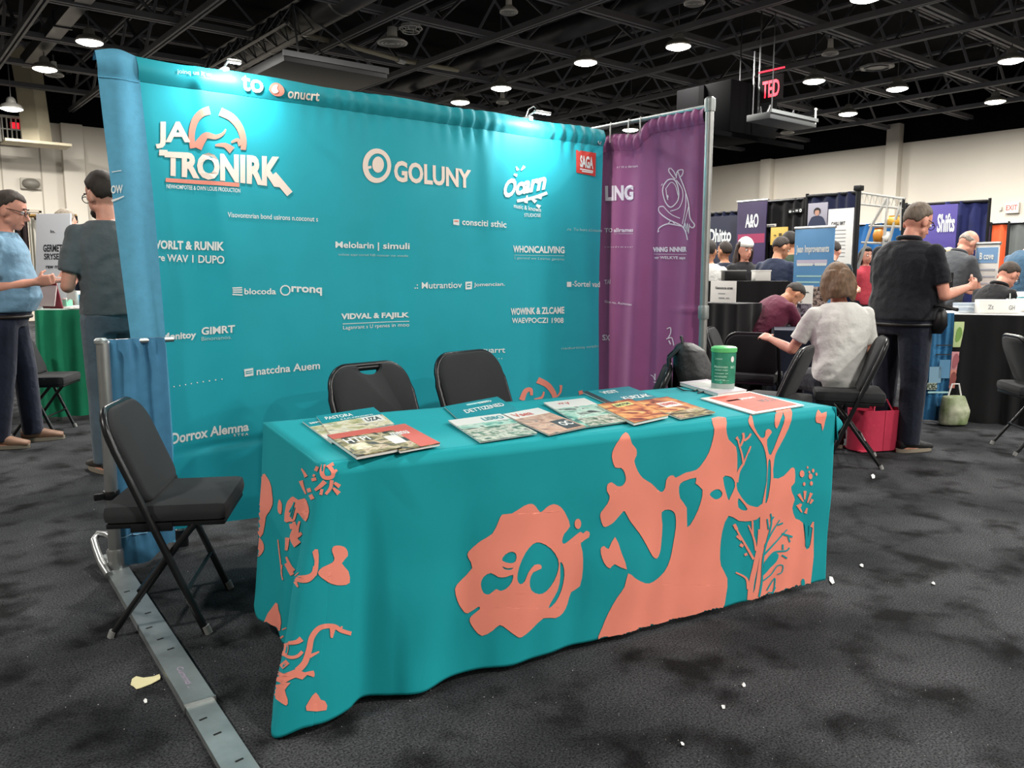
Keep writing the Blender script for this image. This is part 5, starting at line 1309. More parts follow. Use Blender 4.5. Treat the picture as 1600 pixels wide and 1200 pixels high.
person('seated person in white tee with wavy brown hair, seen from behind', gd(1318, 5.68), yawof(-4), 1.72, '#d6d5d0', '#171a26', '#222222', 'rosy', '#6b523c', 'bob', legs='sit', lean=.16, head=(-.25, .2),
    arms={'L': (V(-.45, .35, -1), V(-.3, 1, .25), V(.5, 0, -.8), .6), 'R': (V(.28, .2, -1), V(-.3, 1, -.05), V(-.5, 0, -.8), .6)}, wide=1.12, fine=.008, seat_h=.47)
person('seated person in maroon sweater bent over the table', gd(1188, 7.75), yawof(68), 1.72, '#5e2038', '#15151a', '#222222', 'tan', '#2c2622', 'crop', legs='sit', lean=.72, head=(0, .45),
    arms={'R': (V(.08, .55, -1), V(-.1, 1, .12), V(-.3, 0, -1), .7), 'L': (V(-.1, .6, -1), V(.2, 1, .1), V(.3, 0, -1), .7)}, sleeve='long', fine=.010, seat_h=.5, wide=1.12)
person('bald man in grey shirt leaning over the right counter', gd(1474, 8.6), yawof(72), 1.84, '#4d5054', '#22252e', '#222222', 'rosy', '#9a8f85', 'bald', lean=.42, head=(0, .35),
    arms={'R': (V(.1, .3, -1), V(-.1, 1, -.2), V(-1, 0, 0), .8), 'L': (V(-.15, .4, -1), V(.2, 1, -.1), V(1, 0, 0), .8)}, fine=.010, collar=True, wide=1.1)
person('man in black shirt with glasses sitting at the right counter', gd(1543, 7.9), yawof(70), 1.80, '#141518', '#1b1c22', '#222222', 'rosy', '#3a2f26', 'crop', lean=.36, head=(0, .42), legs='sit', seat_h=.55,
    arms={'R': (V(.2, .45, -1), V(-.1, 1, .15), V(-.5, 0, -1), .7), 'L': (V(-.2, .5, -1), V(.1, 1, .3), V(1, 0, 0), 1.0)}, glasses=True, fine=.010, collar=True)
person('dark-haired person in blue shirt at the right picture edge', gd(1580, 9.9), yawof(75), 1.90, '#3f5f78', '#20242e', '#222222', 'rosy', '#241a18', 'short', lean=.45, head=(0, .3),
    arms={'R': (V(.1, .4, -1), V(-.1, 1, .0), V(-1, 0, 0), .8), 'L': (V(-.1, .5, -1), V(.1, 1, .1), V(1, 0, 0), .8)}, fine=.011)
person('woman in black with white cap beside the purple roll-up banner', gd(1160, 10.3), yawof(165), 1.74, '#131317', '#131317', '#222222', 'rosy', '#33231d', 'long', sleeve='long', head=(0, .15), fine=.013, cap='#e6e4df',
    arms={'R': (V(.15, .15, -1), V(-.6, .9, .1)), 'L': (V(-.15, .15, -1), V(.6, .9, .1))})
person('man in navy tee with his back turned beside the olive shirt', gd(1207, 9.3), yawof(38), 1.76, '#222b42', '#1c2029', '#222222', 'tan', '#2a201b', 'crop', lean=.22, head=(-.5, .3), fine=.012)
person('man in olive green shirt half behind the blue roll-up banner', gd(1238, 10.7), yawof(-35), 1.86, '#31402f', '#20242a', '#222222', 'tan', '#1c1613', 'short', lean=.06, head=(0, .2), fine=.012,
    arms={'L': (V(-.3, .1, -1), V(-.1, 1, .1), V(1, 0, 0), .8), 'R': (V(.15, .1, -1), V(-.2, 1, .1), V(-1, 0, 0), .8)}, wide=1.1)
person('man in dark teal tee partly behind the blue roll-up banner', gd(1292, 9.6), yawof(35), 1.74, '#1c2a31', '#1c2029', '#222222', 'rosy', '#2a201b', 'crop', lean=.3, head=(0, .3), fine=.013,
    arms={'R': (V(.15, .1, -1), V(.1, 1, .1), V(-1, 0, 0), .8), 'L': (V(-.2, .1, -1), V(.1, 1, .1), V(1, 0, 0), .8)}, wide=1.15)
person('person in white shirt at the edge of the purple curtain pole', gd(1106, 9.7), yawof(30), 1.70, '#d9d8d4', '#2a2c33', '#222222', 'tan', '#231c18', 'short', sleeve='long', fine=.013)
person('man in navy jacket before the dark lettered booth panel', gd(1131, 10.9), yawof(-30), 1.74, '#232a3b', '#20222a', '#222222', 'tan', '#2a201b', 'crop', sleeve='long', fine=.014)
person('dark-haired visitor in red top beyond the metal rack', gd(1350, 13.0), yawof(170), 1.72, '#b03a48', '#20222a', '#222222', 'rosy', '#1e1714', 'bob', fine=.015)
person('brown-haired visitor glimpsed behind the man in the polo', gd(1463, 11.6), yawof(150), 1.66, '#5a5f66', '#20222a', '#222222', 'rosy', '#3a2a20', 'bob', fine=.015)
person('blonde visitor glimpsed beside the purple lettered banner', gd(1478, 12.2), yawof(190), 1.68, '#d8d2c8', '#20222a', '#222222', 'rosy', '#d8c49a', 'bob', fine=.015)

# =================================================================== CHAIRS OF THE OTHER BOOTHS
def fdir(psi): y = yawof(psi); return (math.cos(y), math.sin(y))
chair(gd(1180, 6.65), fdir(28), 'black folding chair with its back to the viewer beside the green canister', GC)
chair(gd(1132, 7.2), fdir(115), 'black folding chair against the black draped counter', GC)
chair(gd(1236, 5.35), fdir(-58), 'black folding chair turned sideways behind the table corner', GC, scale=1.0)
chair(gd(1352, 5.50), fdir(-72), 'black folding chair under the person in the white tee', GC, scale=1.06)
chair(gd(1618, 5.85), fdir(100), 'black folding chair cut by the right picture edge', GC, scale=1.04)
chair(gz(62, 676), fdir(80), 'dark folding chair in the shade behind the man in the blue tee', GC)
for o in [o for o in COL.objects if o.name.startswith('folding_chair') and 'backpack' in str(o.get('label', ''))]:
    q = gd(1010, 4.2); o.location = (q.x, q.y, 0); yy = yawof(-78); o.rotation_euler = (0, 0, yy - math.pi/2)
    bp = thing('backpack', 'black backpack hung on a chair before the purple curtain', 'backpack', (q.x, q.y, 0), yy - math.pi/2)
    Mn = mat('nylon_black', '#17181a', rough=.55, bump=.5, bscale=35, bdist=.008)
    pk = MB(); loft(pk, [(V(0, -.24, .45), V(1, 0, 0), V(0, 1, 0), .14, .09), (V(0, -.26, .60), V(1, 0, 0), V(0, 1, 0), .16, .12), (V(0, -.25, .78), V(1, 0, 0), V(0, 1, 0), .15, .11), (V(0, -.22, .90), V(1, 0, 0), V(0, 1, 0), .12, .08), (V(0, -.2, .935), V(1, 0, 0), V(0, 1, 0), .06, .04)], 18)
    obj('pack', remesh(pk, 'pack', .012, 5, Mn), None, bp)
    ft = MB(); ft.ell((.0, -.37, .60), (.12, .05, .11), 14, 10); obj('front_pocket', ft, Mn, bp, smooth=3)
    for s in (-1, 1): obj('shoulder_strap', MB().tube([(s*.07, -.17, .91), (s*.085, -.12, .86), (s*.09, -.13, .70), (s*.10, -.16, .52)], .022, seg=8, flat=.4), Mn, bp)
    obj('grab_loop', MB().tube([(-.04, -.19, .93), (-.02, -.18, .965), (.02, -.18, .965), (.04, -.19, .93)], .008, seg=6), Mn, bp)
    obj('zip', MB().tube([(-.13, -.335, .66), (-.08, -.365, .76), (0, -.37, .80), (.08, -.365, .76), (.13, -.335, .66)], .005, seg=5), M_cap, bp)

# =================================================================== DRAPES, BANNERS AND TABLES OF THE OTHER BOOTHS
def drape(label, A, B_, z0, z1, m, pleat=.18, amp=.03, name='booth_drape', cat='drape', frame=True, group='pleated booth drapes'):
    """pleated curtain from A to B (floor points)"""
    A, B_ = Vector((A[0], A[1], 0)), Vector((B_[0], B_[1], 0)); d = B_ - A; L = d.length; e = d/L; n = Vector((-e.y, e.x, 0))
    t = thing(name, label, cat, A, group=group)
    k = max(24, int(L/pleat*10))
    obj('cloth', MB().grid(k, 8, lambda i, j: e*(L*i) + n*(amp*math.sin(2*math.pi*L*i/pleat + .7*math.sin(i*9))*(.7+.3*(1-j)) + amp*.4*math.sin(i*L*7)) + Vector((0, 0, z0 + (z1-z0)*j))), m, t, smooth=3)
    if frame:
        obj('top_rail', MB().cyl(tuple(Vector((0, 0, z1-.02))), tuple(d + Vector((0, 0, z1-.02))), .025, seg=8), M_blk, t)
        for q in (0, 1): obj('upright', MB().cyl(tuple(d*q), tuple(d*q + Vector((0, 0, z1+.02))), .025, seg=8), M_blk, t)
    return t
def panel(label, x, C, m, name, cat, th=.02, texts=(), pics=(), base=True, group=None, stand=False, z0=None):
    """flat display standing in the plane X = x; C = (u0, v0, u1, v1) surveyed corners"""
    a = pxx(C[0], C[1], x); b = pxx(C[2], C[3], x); ztop = pxx((C[0]+C[2])/2, C[1], x).z; zb = z0 if z0 is not None else max(0.0, b.z)
    yl, yr = pxx(C[0], (C[1]+C[3])/2, x).y, pxx(C[2], (C[1]+C[3])/2, x).y
    t = thing(name, label, cat, (x, (yl+yr)/2, 0 if not stand else 0), group=group)
    w = yl - yr
    obj('board', MB().box((th/2, 0, (ztop+zb)/2), (th, w, ztop-zb), bev=min(.004, th*.3)), m, t)
    def P(fx, fy, e): return (-e, w/2 - w*fx, ztop - (ztop-zb)*fy)
    for (x0, x1, y0, y1, mm) in pics:
        obj('printed_panel', MB().add([P(x0, y0, .002), P(x1, y0, .002), P(x1, y1, .002), P(x0, y1, .002), P(x0, y0, -.002), P(x1, y0, -.002), P(x1, y1, -.002), P(x0, y1, -.002)], [(0,1,2,3), (7,6,5,4), (0,4,5,1), (1,5,6,2), (2,6,7,3), (3,7,4,0)]), mm, t, smooth=None)
    for (s, x0, x1, y, h, mm) in texts:
        v, f = text2d(s, .03); obj('lettering', MB().add([P(x0+(x1-x0)*p, y - h*q, .005) for p, q in v], f), mm, t, smooth=None)
    if base:
        obj('top_bar', MB().cyl((th/2, -w/2-.01, ztop+.01), (th/2, w/2+.01, ztop+.01), .018, seg=8), M_steel, t)
    if stand:
        obj('support_pole', MB().cyl((.05, 0, 0), (.05, 0, ztop), .015, seg=8), M_steel, t); obj('foot', MB().box((.03, 0, .02), (.28, w*.9, .04), bev=.01), M_steel, t)
        if zb > .05: obj('lower_sheet', MB().box((th/2, 0, (zb+.04)/2+.02), (th*.8, w, zb-.04)), m, t)
    return t
navy = fabric('drape_navy', '#161c38', rough=.9, var=.15); blackd = fabric('drape_black', '#121214', rough=.95, var=.15); blued = fabric('drape_blue', '#1f5f9a', rough=.9)
oranged = fabric('drape_orange', '#d8572c', rough=.9); greyd = fabric('drape_grey', '#5c605e', rough=.9)
def yx(u, x, v=400): return pxx(u, v, x).y
drape('navy pleated drape left of the purple roll-up, farthest left of its row', (11.5, yx(1080, 11.5)), (11.5, yx(1152, 11.5)), 0, pxx(1128, 331, 11.5).z, navy)
panel('dark navy booth panel with white script name', 11.3, (1100, 338, 1149, 470), mat('panel_navy', '#1c2238', rough=.6), 'booth_sign', 'sign', texts=[('Dhitto', .15, .85, .19, .10, M_white)] + [('----- ---', .4, .75, .62+.07*k, .018, M_white) for k in range(4)], base=False, z0=.02)
panel('purple roll-up banner with white heart-like letters and red streak', 11.0, (1150, 315, 1195, 470), mat('banner_violet', '#33264d', rough=.5, var=.25, vscale=2), 'roll_up_banner', 'banner', texts=[('A&O', .3, .75, .17, .09, M_white), ('a ond nvw', .42, .88, .60, .02, M_pale), ('s galamo', .45, .88, .68, .02, M_pale), ('d aqvirt', .45, .88, .74, .02, M_pale)], pics=[(.05, .97, .21, .27, mat('streak_red', '#a03a5e', rough=.5))], stand=True, z0=.05)
drape('black pleated drape between purple banner and navy drape', (11.15, yx(1196, 11.15)), (11.15, yx(1258, 11.15)), 0, pxx(1228, 311, 11.15).z, blackd)
panel('yellow poster with small black marks on the black drape', 11.0, (1204, 355, 1230, 382), mat('poster_yellow', '#d9b65a', rough=.5), 'wall_poster', 'poster', texts=[('*', .2, .35, .6, .2, M_ink), ('= -', .5, .9, .5, .15, M_ink)], base=False)
panel('small white caption strip on the black drape', 11.1, (1196, 350, 1212, 354), M_wht, 'caption_strip', 'sign', base=False, texts=[('.....', .1, .9, .8, .4, M_ink)])
panel('row of small white marks high on the black drape', 11.1, (1232, 326, 1254, 332), mat('strip_black', '#19191b', rough=.7), 'caption_strip', 'sign', base=False, texts=[('o - = 0', .05, .95, .9, .8, M_white)])
drape('navy pleated drape behind the portrait poster', (10.95, yx(1257, 10.95)), (10.95, yx(1337, 10.95)), 0, pxx(1297, 302, 10.95).z, navy)
tp = panel('portrait poster of a dark-haired figure on the navy drape', 10.75, (1262, 317, 1292, 357), mat('poster_grey', '#9d9ba8', rough=.45), 'wall_poster', 'poster', base=False)
for mbp, mm in ((MB().prism(smoothloop([(-.13, -.16), (-.10, -.02), (-.05, .02), (.05, .02), (.11, -.03), (.13, -.16)], 3), .003, None), mat('figure_navy', '#27304a', rough=.5)), (MB().prism(circ(0, .075, .036, 14, .05), .004), mat('figure_skin', '#b48a78', rough=.5)), (MB().prism(smoothloop([(-.045, .05), (-.05, .11), (0, .14), (.05, .11), (.045, .05), (.03, .10), (-.03, .10)], 3), .006), mat('figure_hair', '#1c171a', rough=.5))):
    zc = pxx(1277, 340, 10.75).z; q = MB(); q.add(mbp.v, mbp.f, Matrix.Translation((-.003, 0, zc)) @ Matrix(((0, 0, -1), (-1, 0, 0), (0, 1, 0))).to_4x4()); obj('printed_figure', q, mm, tp)
panel('tall white poster with grey text beside the portrait poster', 10.7, (1292, 326, 1331, 432), mat('poster_white', '#d9d9d6', rough=.5), 'wall_poster', 'poster', base=False, texts=[('CARLI BRT', .15, .7, .24, .05, M_ink)] + [('------------', .15, .75, .32+.055*k, .008, mat('ink_grey', '#8a8c90', rough=.6)) for k in range(8)])
t = thing('corner_pole', 'tall black pole at the end of the navy drape', 'pole', (10.6, yx(1336, 10.6), 0)); zt_ = pxx(1336, 298, 10.6).z
ho('tube', MB().cyl((0, 0, 0), (0, 0, zt_), .035, seg=10), M_blk, t); ho('cap', MB().box((0, 0, zt_+.03), (.1, .1, .07), bev=.01), M_blk, t); ho('base', MB().lathe([(.18, 0), (.18, .015), (.05, .03)], seg=16), M_blk, t)
# metal rack with bags
X_R = 11.6
t = thing('display_rack', 'white metal A-frame rack with lattice top bar', 'rack', (X_R, yx(1375, X_R), 0)); y0 = t.location.y
def rp(u, v, dx=0.0): p = pxx(u, v, X_R); return (dx, p.y - y0, p.z)
la = MB(); la.tube([rp(1338, 300), rp(1414, 311)], .02, seg=6); la.tube([rp(1338, 318), rp(1412, 326)], .02, seg=6)
for k in range(9): la.tube([rp(1338+8.4*k, 300+1.2*k), rp(1342+8.4*k, 318+.9*k), rp(1346+8.4*k, 301+1.2*k)], .009, seg=4)
ho('lattice_bar', la, mat('rack_white', '#c9c8c2', rough=.4, metal=.3), t)
for u0, v0, u1, v1 in ((1386, 310, 1362, 352), (1362, 352, 1340, 420), (1410, 312, 1398, 345), (1398, 345, 1378, 420), (1388, 310, 1376, 425), (1408, 316, 1408, 360)): ho('tube_leg', MB().tube([rp(u0, v0), rp(u1, v1)], .022, seg=6), MATS['rack_white'], t)
for u0, u1, v in ((1358, 1406, 353), (1346, 1376, 379)): ho('shelf_bar', MB().tube([rp(u0, v), rp(u1, v+1), rp(u1, v+1, .3), rp(u0, v, .3)], .018, seg=6), MATS['rack_white'], t)
for u in (1340, 1412): ho('upright', MB().tube([rp(u, 310), (0, rp(u, 400)[1], 0.0)], .022, seg=6), M_blk, t)
M_yel = mat('bag_yellow', '#d9a433', rough=.5, var=.2, vscale=12)
for u, v, w, h, c, lab in ((1393, 345, .17, .14, M_yel, 'yellow crumpled bag on the upper rack shelf'), (1369, 367, .14, .2, mat('bag_amber', '#c98326', rough=.5), 'amber bag hanging in the middle of the rack'), (1382, 370, .1, .14, mat('bag_white', '#e5e2da', rough=.5), 'white tag beside the amber bag on the rack')):
    p = pxx(u, v, X_R-.02); b = thing('goods_bag', lab, 'bag', (X_R+.05, p.y, p.z-h/2), group='bags on the rack')
    q = MB(); loft(q, [(V(0, 0, 0), V(1, 0, 0), V(0, 1, 0), .06, w*.45), (V(0, 0, h*.5), V(1, 0, 0), V(0, 1, 0), .08, w*.55), (V(0, 0, h*.9), V(1, 0, 0), V(0, 1, 0), .03, w*.45)], 12); ho('pouch', q, c, b, 3); ho('seal', MB().box((0, 0, h*.95), (.015, w*.9, .03)), c, b, None)
drape('low blue drape far behind the metal rack', (17.8, yx(1318, 17.8)), (17.8, yx(1425, 17.8)), 0, pxx(1350, 350, 17.8).z, blued, pleat=.3)
drape('navy pleated drape of the booth behind the man in the polo', (13.6, yx(1411, 13.6)), (13.75, yx(1540, 13.75)), 0, pxx(1475, 316, 13.7).z, fabric('drape_indigo', '#232a5c', rough=.9, var=.15), pleat=.22)
panel('violet banner with white slanted name beside the man in the polo', 13.4, (1440, 320, 1494, 400), mat('banner_iris', '#4a3f8f', rough=.5), 'hanging_banner', 'banner', texts=[('Shifts', .45, .95, .18, .12, M_white), ('o.-ore', .5, .8, .32, .04, M_pale)], pics=[(.4, .92, .42, .47, M_white)], base=False, z0=.0)
drape('orange pleated drape below the wall exit sign', (19.8, yx(1543, 19.8)), (19.8, yx(1572, 19.8)), 0, pxx(1557, 348, 19.8).z, oranged, pleat=.3)
drape('grey pleated drape right of the orange drape', (19.8, yx(1573, 19.8)), (19.8, yx(1640, 19.8)), 0, pxx(1600, 347, 19.8).z, greyd, pleat=.3)
drape('narrow dark purple drape left of the orange drape', (19.2, yx(1530, 19.2)), (19.4, yx(1545, 19.4)), 0, pxx(1540, 349, 19.3).z, fabric('drape_plum', '#35203f', rough=.9), pleat=.3)
# blue roll-up and the table of the seated people
panel('light blue roll-up banner with white headline and heart mark', 7.95, (1240, 357, 1301, 470), mat('banner_sky', '#5a93c4', rough=.45, var=.08, vscale=2), 'roll_up_banner', 'banner', texts=[('Jean Improvements', .06, .9, .30, .11, M_white), ('------- -----', .1, .85, .43, .03, M_white)] + [('---------------', .1, .8-.1*(k % 2), .56+.07*k, .02, M_pale) for k in range(4)], pics=[(.08, .86, .36, .42, mat('strip_pinkish', '#c9c2d6', rough=.5)), (0, 1, .93, 1.0, mat('band_blue', '#2c5fa3', rough=.5))], stand=True, z0=.86)
rb = [o for o in COL.objects if o.name.startswith('roll_up_banner')][-1]
zc = pxx(1247, 446, 7.95).z; yc = pxx(1247, 446, 7.95).y
obj('heart_mark', MB().add([(-.006, yc - rb.location.y - x*.03, zc + y*.03) for x, y in ((0, -1), (.6, -.3), (.95, .25), (.75, .75), (.35, .8), (0, .45), (-.35, .8), (-.75, .75), (-.95, .25), (-.6, -.3))], [tuple(range(10))]), M_white, rb, smooth=None)
def draped_table(label, A, B_, depth, h, m, mt, name='draped_table', lo=.01, over=None):
    """A, B: front edge floor points; depth to the left of A->B"""
    A, B_ = Vector((A[0], A[1], 0)), Vector((B_[0], B_[1], 0)); d = B_ - A; L = d.length; e = d/L; n = Vector((-e.y, e.x, 0))
    t = thing(name, label, 'table', A)
    def P(a, b, z): return tuple(e*a + n*b + Vector((0, 0, z)))
    q = MB(); q.add([P(a, b, z) for a in (0, L) for b in (0, depth) for z in (h-.03, h)], [(0,1,3,2),(4,6,7,5),(0,4,5,1),(2,3,7,6),(0,2,6,4),(1,5,7,3)]); obj('table_top', q, mt, t, smooth=None)
    per = [(0, depth), (0, 0), (L, 0), (L, depth)]; seg = [depth, L, depth]; tot = sum(seg)
    def sk(i, j):
        s_ = i*tot; k = 0
        while k < 2 and s_ > seg[k]: s_ -= seg[k]; k += 1
        f = s_/seg[k]; a = per[k][0] + (per[k+1][0]-per[k][0])*f; b = per[k][1] + (per[k+1][1]-per[k][1])*f
        w = (.015 + .02*j)*math.sin(i*tot*36 + 1.3*math.sin(i*tot*9)); ox, oy = ((-1, 0), (0, -1), (1, 0))[k]
        return P(a + ox*(.012+w*.6+.02*j), b + oy*(.012+w*.6+.02*j), h - .004 - (h - lo)*j)
    obj('skirt', MB().grid(int(tot*60), 8, sk), m, t, smooth=3)
    for a in (.1, L-.1):
        for b in (.1, depth-.1): obj('leg', MB().cyl(P(a, b, 0), P(a, b, h-.03), .018, seg=6), M_steel, t)
    return t
navyc = fabric('cloth_deepnavy', '#131a2c', rough=.9, var=.15); whitet = mat('top_white', '#d8d8d5', rough=.5)
A, B_ = gd(1212, 7.15), gd(1372, 6.9)
draped_table('table under dark navy cloth between the seated people', A, B_, .8, .80, navyc, fabric('cloth_top_navy', '#1a2236', rough=.9))
panel('white info card with dark photo standing on the navy table', 7.35, (1233, 446, 1269, 506), M_wht, 'info_card', 'sign', th=.006, base=False, texts=[('raccords sti min', .1, .85, .20, .05, M_ink), ('. nm', .25, .45, .30, .03, M_corc)], pics=[(.35, .98, .48, .97, pic('pic_night', ['#1d1b26', '#3a3440', '#8a8490', '#241f22'], 16, seed=8)), (.05, .28, .5, .9, mat('ink_pale', '#c9cdd6', rough=.5))])
panel('dark photo card beside the white info card', 7.38, (1268, 448, 1292, 500), pic('pic_group', ['#16151a', '#4a3b38', '#b9a59a', '#1f2430'], 18, seed=9), 'info_card', 'sign', th=.006, base=False)
for k, (u, v) in enumerate(((1262, 507), (1300, 508))):
    p = gz(u, v, .802); t = thing('paper_sheet', ('white sheet on the navy table before the info card', 'white sheet on the navy table near the white tee')[k], 'paper', (p.x, p.y, .802), .5*k)
    ho('sheet', MB().box((0, 0, .002), (.21, .29, .004)), M_paper, t, None)
# black counter with white sign
A, B_ = gd(1070, 8.5), gd(1234, 8.25)
draped_table('tall counter under black pleated cloth behind the purple curtain pole', A, B_, .42, 1.22, blackd, mat('top_black', '#19191b', rough=.7))
hz = pxx(1130, 473, 6.45).z - .002; A = (6.33, yx(1080, 6.33)); B_ = (6.33, yx(1153, 6.33))
t = draped_table('low black draped ledge in front of the black counter', A, B_, .4, hz, blackd, mat('top_black2', '#222224', rough=.6))
panel('white name card leaning on the black ledge', 6.45, (1110, 439, 1150, 473), M_wht, 'name_card', 'sign', th=.006, base=False, texts=[('Geounce anas', .2, .88, .38, .12, M_ink), ('-----', .32, .6, .6, .03, MATS['ink_grey']), ('---- --', .35, .75, .82, .05, MATS['ink_grey'])])
nc = [o for o in COL.objects if o.name.startswith('name_card')][-1]
for u, w_, lab in ((1145, .22, 'low black box on the black counter, left'), (1188, .16, 'white tent card on the black counter')):
    p = gz(u, 437, 1.222) if False else gd(u, 8.6); t = thing('counter_box', lab, 'box', (p.x, p.y, 1.222), -.7)
    ho('carton', MB().box((0, 0, .05), (w_, .16, .1), bev=.006), M_blk if w_ > .2 else M_wht, t); ho('lid', MB().box((0, 0, .104), (w_+.01, .17, .012), bev=.003), M_cap if w_ > .2 else M_paper, t)
# right counter
A, B_ = gd(1478, 7.1), gd(1660, 6.75)
draped_table('long counter with white top and black cloth at the right edge', A, B_, .75, .945, blackd, whitet)
def onc(u, D, z=.948): p = gd(u, D); return (p.x, p.y, z)
t = thing('card_stack', 'stack of pale blue leaflets on the white counter', 'leaflets', onc(1512, 7.25), -.75)
for k in range(4): ho('leaflet', MB().box((0, 0, .012+.022*k), (.20, .10, .02)), mat('leaflet_%d' % (k % 2), ('#c9d3dc', '#aebccb')[k % 2], rough=.6), t, None)
t = thing('card_box', 'white printed box standing on the white counter', 'box', onc(1560, 7.15), -.72)
ho('carton', MB().box((0, 0, .06), (.36, .08, .12), bev=.004), M_wht, t); rtext('Zt', .04, frame_m((-.08, -.042, .055), (1, 0, 0), (0, 0, 1)), 'printed_mark', MATS['ink_grey'], t, width=.05); rtext('GH', .04, frame_m((.1, -.042, .05), (1, 0, 0), (0, 0, 1)), 'printed_mark', MATS['ink_grey'], t, width=.05)
t = thing('glass_jar', 'clear jar with pens beside the white box', 'jar', onc(1580, 7.3), 0)
ho('glass', MB().lathe([(.035, 0), (.04, .01), (.04, .12), (.037, .125)], seg=16), mat('clear_glass', '#dfe8e8', rough=.1, trans=.8), t)
for k in range(3): ho('pen', MB().cyl((.01*k-.01, 0, .01), (.03*k-.03, .01*k, .17), .004, seg=6), (M_wht, M_ink, M_tealc)[k], t)
t = thing('gift_bag', 'white tissue bundle on the white counter at the right', 'bundle', onc(1597, 7.5), 0)
q = MB(); loft(q, [(V(0, 0, .0), V(1, 0, 0), V(0, 1, 0), .09, .07), (V(0, 0, .07), V(1, 0, 0), V(0, 1, 0), .1, .08), (V(0, 0, .13), V(1, 0, 0), V(0, 1, 0), .04, .03), (V(.02, 0, .18), V(1, 0, 0), V(0, 1, 0), .07, .05)], 14); ho('tissue', q, M_paper, t, 3); ho('tie', MB().tube([(.045*math.cos(k*.6), .035*math.sin(k*.6), .13) for k in range(11)], .006, seg=5), M_tealc, t)
panel('white roll-up with pale blue header behind the right counter', 9.2, (1523, 382, 1560, 432), M_wht, 'roll_up_banner', 'banner', pics=[(.04, .96, .05, .32, mat('header_blue', '#7ea6cf', rough=.5))] + [(.08, .9, .42+.12*k, .45+.12*k, mat('line_grey', '#b7bcc6', rough=.6)) for k in range(4)], texts=[('B cove', .2, .8, .26, .12, M_white)], stand=True, z0=1.0)
# blue hanging banner and bright prints at the end of the counter
A = gd(1452, 6.95); B_ = gd(1493, 6.95); d = Vector((B_[0]-A[0], B_[1]-A[1], 0)); 
t = thing('hanging_cloth', 'blue printed cloth hanging at the near end of the right counter', 'cloth banner', (A[0], A[1], 0))
zt2 = .96
def hc(i, j): 
    top = zt2 - .13*(1-min(1, i*2.2)); z = .03 + (top-.03)*j
    return d*(i*.92+.04) + Vector((0, 0, z)) + Vector((-d.y, d.x, 0)).normalized()*(.015*math.sin(i*9+z*3) + .01*math.sin(i*23))
obj('cloth', MB().grid(30, 24, hc), fabric('cloth_steelblue', '#2f6f9a', rough=.6, var=.3, vscale=9), t, smooth=3)
nd = Vector((-d.y, d.x, 0)).normalized()*-.03
for k, (i0, i1, z0_, z1_, mm) in enumerate(((.1, .6, .36, .5, mat('cloth_print_a', '#7fa6bd', rough=.6)), (.5, .95, .40, .56, mat('cloth_print_b', '#5b8fb3', rough=.6)), (.05, .45, .3, .36, mat('cloth_print_c', '#a8b8a8', rough=.6)), (.1, .95, .27, .285, M_pale), (.3, .95, .60, .61, M_ink), (.3, .95, .68, .69, M_ink))):
    obj('printed_panel', MB().grid(6, 2, lambda i, j: d*((i0+(i1-i0)*i)*.92+.04) + Vector((0, 0, z0_+(z1_-z0_)*j)) + nd), mm, t, smooth=None)
rtext('VOEC', .05, frame_m(d*.25 + nd*1.1 + Vector((0, 0, .33)), d, (0, 0, 1)), 'lettering', mat('dark_olive', '#3a4436', rough=.6), t, width=.1)
for u, z0_, z1_, c1, c2_, lab in ((1502, .66, .88, '#c4d69a', '#7da552', 'green leaf print hung beside the blue cloth'), (1500, .46, .62, '#cf8f93', '#a85f66', 'pink print hung below the green leaf print'), (1498, .30, .46, '#c9806f', '#8d4a44', 'coral fruit print hung lowest beside the blue cloth')):
    p = gd(u, 7.02); pp = thing('hanging_print', lab, 'print', (p.x, p.y, 0), math.atan2(d.y, d.x), 'bright prints on the counter end'); ho('sheet', MB().box((0, 0, (z0_+z1_)/2), (.085, .006, z1_-z0_), bev=.002), mat('print_' + c1, c1, rough=.5), pp); ho('printed_shape', MB().prism(smoothloop([(-.025, -.05), (.0, -.06), (.028, 0), (.02, .05), (0, .065), (-.02, .03)], 3), .002, Matrix.Translation((0, -.004, (z0_+z1_)/2)) @ Matrix.Rotation(math.pi/2, 4, 'X')), mat('shape_' + c2_, c2_, rough=.5), pp)
p = gd(1503, 6.85); t = thing('tote_bag', 'white and green tote bag on the floor by the counter', 'bag', (p.x, p.y, 0), -.6)
q = MB(); loft(q, [(V(0, 0, .01), V(1, 0, 0), V(0, 1, 0), .12, .07), (V(.01, 0, .13), V(1, 0, 0), V(0, 1, 0), .13, .08), (V(-.01, 0, .26), V(1, 0, 0), V(0, 1, 0), .10, .04)], 14); ho('sack', remesh(q, 'sack', .012, 2, mat('tote_pale', '#cfd3b8', rough=.6, var=.25, col2='#6f8450', vscale=9)), None, t); ho('handle', MB().tube([(-.06, 0, .25), (-.03, 0, .36), (.03, 0, .36), (.06, 0, .25)], .007, seg=5), M_paper, t)
